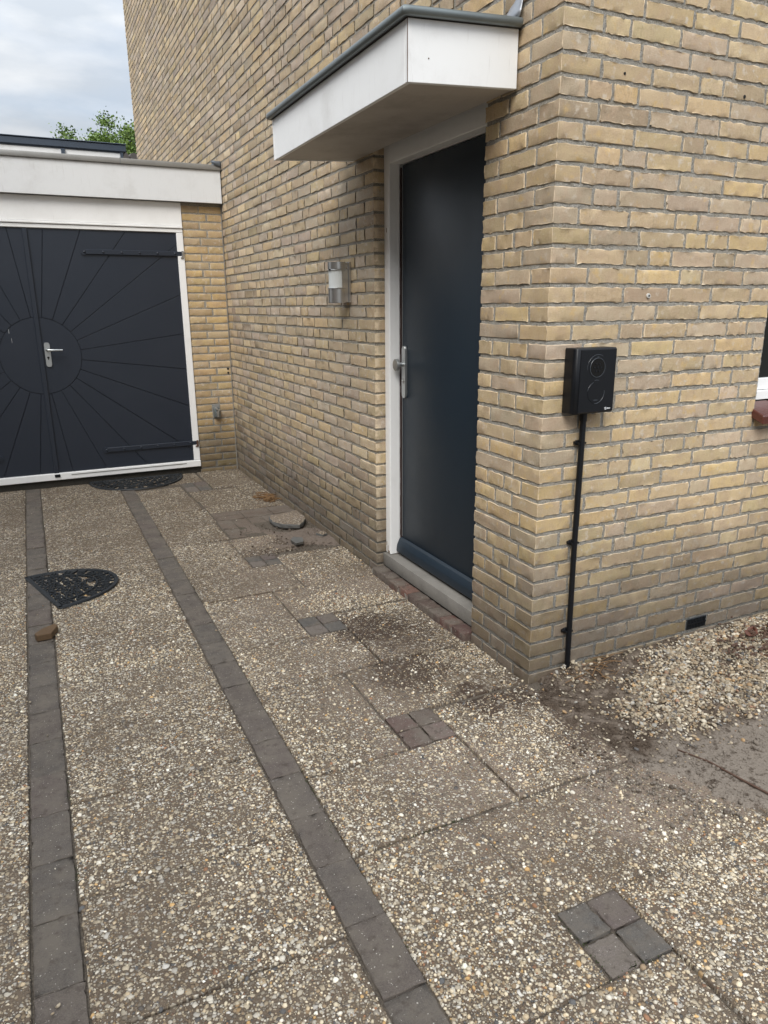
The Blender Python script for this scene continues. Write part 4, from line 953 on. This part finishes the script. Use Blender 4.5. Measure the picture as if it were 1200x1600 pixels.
def earth_z(X, Y):
    e = edge_x(Y)+.045*fbm(X, Y, 9, 5)+.01
    t = sstep(X, e-.015, e+.07)
    mud = .0085+.003*fbm(X, Y, 6, 5)+.0012*fbm(X, Y, 60, 3)
    bed = .010+.016*sstep(X, .1, .9)+.007*fbm(X, Y, 12, 4)+.0025*fbm(X, Y, 70, 3)
    w_ = sstep(Y, -.62, -.46)
    z = mud*(1-w_)+bed*w_
    z += .035*np.exp(-(((X-.19)/.06)**2+((Y+.035)/.05)**2))*(1+.4*fbm(X, Y, 40, 3)) + .018*np.exp(-(((X-.45)/.22)**2+((Y+.06)/.06)**2))
    return -.030*(1-t)+z*t
grid_mesh('soil_bed', -.16, 2.9, -3.0, .006, 620, 600, earth_z, ME)

# pebbles as one mesh
ico = bmesh.new(); bmesh.ops.create_icosphere(ico, subdivisions=2, radius=1); ico.verts.ensure_lookup_table()
IV = np.array([tuple(v.co) for v in ico.verts]); IF = np.array([[v.index for v in f.verts] for f in ico.faces]); ico.free()
ico = bmesh.new(); bmesh.ops.create_icosphere(ico, subdivisions=1, radius=1); IV1 = np.array([tuple(v.co) for v in ico.verts]); ico.verts.index_update(); IF1 = np.array([[v.index for v in f.verts] for f in ico.faces]); ico.free()
SC = np.array([(.40, .34, .25), (.56, .51, .41), (.28, .24, .175), (.34, .27, .18), (.17, .145, .11), (.26, .195, .125), (.10, .10, .10), (.42, .28, .15), (.28, .17, .11), (.36, .345, .31)]); SP = np.array([.20, .13, .15, .14, .11, .08, .05, .035, .025, .08])
def pebble_mesh(name, P, size, flat=(.75, .48), lowres=False):
    n = len(P); tv, tf = (IV1, IF1) if lowres else (IV, IF); sc = size[:, None]*np.column_stack([np.ones(n), RNG.uniform(flat[0]-.15, flat[0]+.15, n), RNG.uniform(flat[1]-.12, flat[1]+.15, n)])
    L_ = tv[None]*(1+RNG.normal(0, .075, (n, len(tv), 1)))*sc[:, None]
    a, b, g_ = RNG.uniform(0, 6.28, n), RNG.normal(0, .4, n), RNG.normal(0, .4, n)
    def rot(V, ang, i, j):
        c_, s_ = np.cos(ang)[:, None], np.sin(ang)[:, None]; vi, vj = V[..., i].copy(), V[..., j].copy(); V[..., i] = vi*c_-vj*s_; V[..., j] = vi*s_+vj*c_
    rot(L_, b, 1, 2); rot(L_, g_, 0, 2); rot(L_, a, 0, 1)
    V = (L_+P[:, None]).reshape(-1, 3); F = (tf[None]+(np.arange(n)*len(tv))[:, None, None]).reshape(-1, 3)
    C = np.clip(SC[RNG.choice(len(SC), n, p=SP/SP.sum())]*(1+RNG.normal(0, .10, (n, 1))), .02, .9)
    return new_mesh(name, V, F, MS, None, np.repeat(C, len(tv), 0), True)
n = 60000; X = RNG.uniform(-.10, 1.9, n); Y = RNG.uniform(-.66, -.008, n)
dens = sstep(X, .06, .22)*(1-sstep(-Y, .44, .60))*np.clip(.60+.75*fbm(X, Y, 7, 3)+.4*sstep(X, .15, .5), .05, 1)
bare = np.exp(-(((X-.33)/.17)**2+((Y+.09)/.085)**2))+np.exp(-(((X-.60)/.20)**2+((Y+.015)/.04)**2)); dens *= (1-.93*np.clip(bare*1.4, 0, 1))
dens *= 1-.5*np.exp(-(((X-.16)/.07)**2+((Y+.22)/.05)**2))
dens += .035*sstep(X, -.05, .02)
keep = RNG.random(n) < dens*.60; X, Y = X[keep], Y[keep]
keep = X > edge_x(Y)-.03; X, Y = X[keep], Y[keep]
sz = np.clip(RNG.lognormal(math.log(.0046), .40, len(X)), .0018, .0105); Z = earth_z(X, Y)+sz*RNG.uniform(.1, .9, len(X))
keep = (Y < -sz*1.1); tag(pebble_mesh('gravel', np.column_stack([X, Y, Z])[keep], sz[keep]), kind='stuff')
n = 300; X = RNG.uniform(-2.2, .5, n); Y = RNG.uniform(-1.4, 3.6, n); keep = (X < -.03) | (Y < -.6); X, Y = X[keep], Y[keep]; sz = RNG.lognormal(math.log(.0035), .35, len(X))
gl = pebble_mesh('loose_grit', np.column_stack([X, Y, np.maximum(.0035, sz*.35)]), sz, lowres=True); tag(gl, kind='stuff')
# crumbs of earth around the broken paving and along the corner
n = 4200; k = RNG.integers(0, 12, n)
cen = np.array([(-.10, 2.42, .16, .10), (-.30, 1.98, .16, .06), (.06, -.30, .12, .16), (.20, -.52, .20, .06), (-.12, 2.16, .10, .10), (.02, -.08, .05, .05), (.30, -.05, .14, .03), (-.05, -.62, .08, .08), (.22, -.68, .14, .07), (.10, -.80, .08, .07), (.55, -.62, .18, .06), (.10, -.45, .10, .06)])[k]
X = cen[:, 0]+RNG.normal(0, 1, n)*cen[:, 2]; Y = cen[:, 1]+RNG.normal(0, 1, n)*cen[:, 3]; keep = ((X < -.008) | (Y < -.012)); X, Y = X[keep], Y[keep]
sz = RNG.lognormal(math.log(.0030), .5, len(X)); gz = np.where((X > edge_x(Y)) & (Y < 0), earth_z(X, Y), 0.001)
cr = pebble_mesh('soil_crumbs', np.column_stack([X, Y, gz+sz*.3]), sz, (.8, .6), True); cr.data.materials.clear(); cr.data.materials.append(ME); tag(cr, kind='stuff')
# earth smeared over the hole by the wall
def hole_z(X, Y):
    m = .62*np.exp(-(((X+.40)/.14)**2+((Y-2.55)/.14)**2))+.5*np.exp(-(((X+.42)/.12)**2+((Y-1.84)/.07)**2))+np.exp(-(((X+.13)/.20)**2+((Y-2.20)/.16)**2))+.7*np.exp(-(((X+.34)/.14)**2+((Y-2.02)/.05)**2))+.8*np.exp(-(((X+.03)/.10)**2+((Y-2.0)/.10)**2))
    return -.020+.032*np.clip(m+.25*fbm(X, Y, 9, 4), 0, 1)+.002*fbm(X, Y, 50, 3)
s, c, l = m_soil('loose_sand', (0.105, 0.080, 0.062), (0.185, 0.150, 0.122)); M_SAND = s.fin(c, .95)
grid_mesh('loose_sand', -.64, -.0045, 1.78, 2.76, 160, 220, hole_z, M_SAND)

# ------------------------------------------------------------------ broken slab piece on the pavers
def rock(name, pts, z0, z1, label, cat, mats, seed=1, cuts=3, amp=.006):
    rr = random.Random(seed); cx_ = sum(p[0] for p in pts)/len(pts); cy_ = sum(p[1] for p in pts)/len(pts)
    P = []
    for i in range(len(pts)):
        p, q = pts[i], pts[(i+1) % len(pts)]
        for j in range(cuts): t = j/cuts; P.append((p[0]+(q[0]-p[0])*t+rr.uniform(-amp, amp), p[1]+(q[1]-p[1])*t+rr.uniform(-amp, amp)))
    n = len(P); V = []; F = []
    levels = [(z0, .93), (z0+(z1-z0)*.3, 1.0), (z0+(z1-z0)*.85, 1.0), (z1, .975)]
    for (z, s_) in levels:
        for (x, y) in P: V.append((cx_+(x-cx_)*(s_+rr.uniform(-.02, .02)), cy_+(y-cy_)*(s_+rr.uniform(-.02, .02)), z+rr.uniform(-.0012, .0012)))
    for l_ in range(3):
        for i in range(n): F.append([l_*n+i, l_*n+(i+1) % n, (l_+1)*n+(i+1) % n, (l_+1)*n+i])
    F.append(list(range(n))[::-1]); F.append([3*n+i for i in range(n)])
    fm = [1]*(3*n)+[1, 0]
    o = new_mesh(name, V, F, mats, None, np.tile((.3, .5, .2), (len(V), 1)), False, fm, base=(cx_, cy_, z0))
    return tag(o, label, cat)
M_BROKEN = m_plain('broken_concrete', (0.10, 0.10, 0.095), .95, 0, 1.0, 120, .6)
M_DARKCONC = m_plain('damp_concrete', (0.075, 0.068, 0.060), .95, 0, 1.0, 120, .6)
rock('broken_slab', [(-.244, 2.600), (-.022, 2.655), (-.040, 2.44), (-.070, 2.375), (-.125, 2.310), (-.215, 2.345), (-.262, 2.430), (-.268, 2.52)], .002, .036, 'broken pebbled slab piece lying beside the brick wall', 'slab piece', [MA, M_BROKEN], 3)
rock('concrete_chunk', [(-.275, 2.060), (-.235, 2.105), (-.200, 2.070), (-.215, 1.990), (-.262, 1.975)], .006, .026, 'small grey concrete lump in the dirt below the broken slab', 'rubble', [M_BROKEN, M_DARKCONC], 5, 2)
rock('concrete_chunk', [(-.085, 2.125), (-.020, 2.150), (-.018, 2.085), (-.060, 2.065)], .006, .024, 'flat pale rubble chip touching the foot of the brick wall', 'rubble', [MA, M_BROKEN], 6, 2)
# wood block on the left strip
wb = BM(); wb.prism([(-.052, -.032), (.006, -.046), (.058, .020), (.052, .046), (-.010, .030), (-.052, -.002)], 2, 0.0, .030, .0025)
for v in wb.bm.verts:
    v.co = Vector((v.co.x*math.cos(R(18))-v.co.y*math.sin(R(18)), v.co.x*math.sin(R(18))+v.co.y*math.cos(R(18)), v.co.z))+Vector((-1.675, 1.295, .002))
tag(wb.build('wood_block', M_WOOD, None, False, (-1.675, 1.295, .002)), 'small weathered brown wood block on the left paver strip', 'wood block')

# ------------------------------------------------------------------ half round rubber mats
def make_mat(center, rot, w_, dep, label, lift=0.003):
    t = thing('doormat', (center[0], center[1], lift), label, 'doormat', 'half round rubber doormats')
    cr_, sr = math.cos(rot), math.sin(rot)
    def P(u, v, z): return (center[0]+u*cr_-v*sr, center[1]+u*sr+v*cr_, lift+z)
    def arch(s_, n=48): # flat side on v=0, arch to v=dep
        return [(w_/2*s_*math.cos(math.pi*i/n), dep*s_*math.sin(math.pi*i/n)**.9) for i in range(n+1)]
    def band(bm, pts, wd, h, closed=False):
        V0 = []; n = len(pts)
        for i in range(n):
            a, b = pts[max(i-1, 0) if not closed else i-1], pts[(i+1) % n if closed else min(i+1, n-1)]
            dx, dy = b[0]-a[0], b[1]-a[1]; q = math.hypot(dx, dy) or 1; nx_, ny_ = -dy/q*wd/2, dx/q*wd/2
            V0.append([bm.bm.verts.new(P(pts[i][0]+nx_, pts[i][1]+ny_, 0)), bm.bm.verts.new(P(pts[i][0]+nx_*.7, pts[i][1]+ny_*.7, h)), bm.bm.verts.new(P(pts[i][0]-nx_*.7, pts[i][1]-ny_*.7, h)), bm.bm.verts.new(P(pts[i][0]-nx_, pts[i][1]-ny_, 0))])
        for i in range(n if closed else n-1):
            A_, B_ = V0[i], V0[(i+1) % n]
            for k in range(3): bm.bm.faces.new((A_[k], B_[k], B_[k+1], A_[k+1]))
    bm = BM(); rim = arch(.98); band(bm, rim, .024, .009); band(bm, [(-w_/2, .008), (0, .008), (w_/2, .008)], .024, .009); bm.build('rim', M_RUBBER, t)
    bm = BM(); band(bm, arch(.72), .010, .010); rr = random.Random(2)
    def scroll(u, v, r, a0, dirn, turns=1.35):
        pts = []; N_ = 16
        for i in range(N_+1):
            f = i/N_; a = a0+dirn*f*turns*2*math.pi; rd = r*(1-.78*f); pts.append((u+rd*math.cos(a), v+rd*math.sin(a)))
        return pts
    inside = lambda u, v, m=.93: v > .02 and (u/(w_/2*m))**2+(max(v, 0)/(dep*m))**2 < 1
    for i in range(13):         # outer ring scrolls
        a = math.pi*(i+.5)/13; u, v = w_/2*.85*math.cos(a), dep*.85*math.sin(a)**.9
        if v < .02: v = .022
        band(bm, scroll(u, v, .027, a+(i % 2)*math.pi, 1 if i % 2 else -1), .0095, .007)
    for iu in range(-5, 6):
        for iv in range(6):
            u, v = iu*w_*.080+(iv % 2)*w_*.04, .042+iv*dep*.135
            if inside(u, v, .66): band(bm, scroll(u, v, .029, (iu*2.1+iv*1.3), 1 if (iu+iv) % 2 else -1, 1.25), .0095, .007)
    for i in range(19):
        a = math.pi*(i+.5)/19; band(bm, [(w_/2*.70*math.cos(a), dep*.70*math.sin(a)), (w_/2*.97*math.cos(a), dep*.97*math.sin(a))], .006, .009)
    bm.build('scrollwork', M_RUBBER, t)
    return t
make_mat((-1.687, 1.864), R(-74.2), .55, .385, 'black half round scrollwork rubber mat lying across the left paver strip')
make_mat((-.895, 4.345), R(179), .76, .42, 'black half round rubber mat pushed against the white garage door sill')

# ------------------------------------------------------------------ litter
def straw(name, c0, n, spread, L_, mat, label=None, seed=1, r=.0012):
    rr = random.Random(seed); bm = BM()
    for i in range(n):
        x, y = rr.gauss(c0[0], spread[0]), rr.gauss(c0[1], spread[1]); x = min(x, -.012) if c0[0] < 0 else x; a = rr.uniform(0, math.pi) if rr.random() < .4 else rr.gauss(.1, .4); l_ = L_*rr.uniform(.4, 1.2); z = c0[2]+rr.uniform(.001, .022)
        pts = [(x-math.cos(a)*l_/2, y-math.sin(a)*l_/2, z), (x, y, z+rr.uniform(.0, .010)), (x+math.cos(a)*l_/2, y+math.sin(a)*l_/2, z+rr.uniform(-.003, .004))]
        pts = [(min(p[0], -.006) if c0[0] < 0 else p[0], p[1], max(p[2], c0[2]+.0015)) for p in pts]
        bm.tube(pts, r*rr.uniform(.7, 1.8), 5)
    return bm.build(name, mat, None, True, base=c0)
tag(straw('dry_litter', (-.080, 3.17, 0), 70, (.030, .060), .085, M_DRY, seed=4, r=.0024), kind='stuff')
tag(straw('root_fibres', (.30, -.085, .022), 20, (.06, .03), .13, M_DRY, seed=9, r=.0011), kind='stuff')
tag(straw('leaf_crumbs', (1.20, -.22, .035), 220, (.20, .09), .035, M_TWIG, seed=12, r=.0030), kind='stuff')
bm = BM(); bm.tube([(.165, -.585, .010), (.200, -.680, .013), (.215, -.78, .012), (.235, -.90, .013), (.262, -1.02, .011)], [.0022, .0030, .0034, .0038, .0040], 8)
tag(bm.build('twig', M_TWIG, None, True, base=(.2, -.7, .012)), 'thin dark twig lying on the bare mud at the right edge', 'twig')
def leafm(name, c0, sz, rot, label, curl=.5):
    n = 8; V = []; F = []
    for i in range(n+1):
        for j in range(n+1):
            u, v = i/n*2-1, j/n*2-1; w_ = (1-abs(u)**2.2)**.6*(.62+.05*math.sin(u*9)); x, y = u*sz, v*w_*sz
            z = curl*sz*(v*v*.75+.25*u*u)+.006*math.sin(u*5+v*3)
            V.append((c0[0]+x*math.cos(rot)-y*math.sin(rot), c0[1]+x*math.sin(rot)+y*math.cos(rot), c0[2]+z))
    for i in range(n):
        for j in range(n): F.append([i*(n+1)+j, (i+1)*(n+1)+j, (i+1)*(n+1)+j+1, i*(n+1)+j+1])
    o = new_mesh(name, V, F, M_DLEAF, None, None, True, base=c0); m = o.modifiers.new('s', 'SOLIDIFY'); m.thickness = .0008
    return tag(o, label, 'leaf', 'fallen brown leaves')
leafm('fallen_leaf', (1.06, -.150, .045), .042, .5, 'largest curled red brown leaf on the pale gravel near the right edge', .38)
leafm('fallen_leaf', (1.00, -.330, .034), .030, 1.7, 'dark red brown leaf lying below the largest leaf at the right edge', .6)
leafm('fallen_leaf', (1.34, -.06, .040), .030, 2.7, 'small brown leaf close to the wall foot at the far right', .6)
# the pebbles of the exposed aggregate that stand proud of the slabs
sp_ = .0088; gx, gy = np.meshgrid(np.arange(-2.75, .20, sp_), np.arange(-1.75, 2.3, sp_), indexing='ij'); X = (gx+RNG.uniform(-.45, .45, gx.shape)*sp_).ravel(); Y = (gy+RNG.uniform(-.45, .45, gy.shape)*sp_).ravel()
# only what the lens sees, with a margin to step aside
u_n, v_n = (X+1.587), (Y+2.026); ff = u_n*.432+v_n*.902; rr0 = u_n*.902-v_n*.432; k_ = (ff > .25) & (np.abs(rr0) < ff*.62+.35); X, Y = X[k_], Y[k_]
ok = np.zeros(len(X), bool)
for b_ in SLB[:, :4]: ok |= (X > b_[0]+.001) & (X < b_[1]-.001) & (Y > b_[2]+.001) & (Y < b_[3]-.001)
for (a, b, c_, d_) in ((-.442, -.420, -.56, -.16), (-.448, -.424, -1.9, -1.10), (-.622, -.590, .98, 1.36), (-.445, -.42, .42, .82), (-.44, 0, -.006, .012), (-.44, 0, .396, .412), (-.98, -.42, -.553, -.535)): ok &= ~((X > a) & (X < b) & (Y > c_) & (Y < d_) & (fbm(X, Y, 11, 2) > -.45))
pr = .80-.60*np.clip(fbm(X, Y, 2.6, 5)+.05, 0, 1)-.35*sstep(Y, .8, 2.3)
w_ = .20*fbm(X+3, Y, 5, 4)
for (x0, y0, r0, k0) in DUST: pr *= 1-k0*.72*sstep(-(np.hypot(X-x0, Y-y0)+w_), -r0, -r0*.4)
for (x0, y0, r0, k0) in STAIN: pr *= 1-k0*.6*sstep(-(np.hypot(X-x0, Y-y0)+w_), -r0, -r0*.4)
ok &= RNG.random(len(X)) < pr; ok &= ~((X > edge_x(Y)+.02)); X, Y = X[ok], Y[ok]
sz = np.clip(RNG.lognormal(math.log(.0031), .46, len(X)), .0014, .0105)
SC_KEEP = SC.copy(); SC[:] = np.array([(.68, .59, .43), (.80, .75, .64), (.49, .43, .33), (.56, .45, .30), (.34, .29, .22), (.31, .23, .145), (.11, .11, .11), (.56, .36, .16), (.32, .17, .095), (.50, .46, .38)])
pb = pebble_mesh('aggregate_pebbles', np.column_stack([X, Y, -.30*sz+.0003]), sz, (.78, .62), True); pb.data.materials.clear(); pb.data.materials.append(MSA); tag(pb, kind='stuff'); SC[:] = SC_KEEP

# moss tufts in some joints
P = []
for (x0, y0, m_) in ((-1.642, .1, 5), (-1.642, -.3, 6), (-.975, -.21, 8), (-.99, -.42, 9), (-.985, -.80, 10), (-.82, -.545, 7), (-.70, -.545, 6), (-.62, -.30, 6), (-1.30, -.34, 6), (-1.2, .03, 5), (-.975, .5, 6), (-.61, -1.02, 8), (-.52, -1.125, 8)):
    for _ in range(m_*6): P.append((x0+RNG.normal(0, .006 if x0 in (-1.642, -.975, -.99, -.985, -.61) else .05), y0+RNG.normal(0, .05 if x0 in (-1.642, -.975, -.99, -.985, -.61) else .005), -.002))
P = np.array(P); sz = RNG.uniform(.0010, .0026, len(P)); ms = pebble_mesh('moss', P, sz, (.8, .7), True); ms.data.materials.clear(); ms.data.materials.append(M_MOSS); tag(ms, kind='stuff')

# tidy helper properties
for o in bpy.data.objects:
    if '_b' in o: del o['_b']
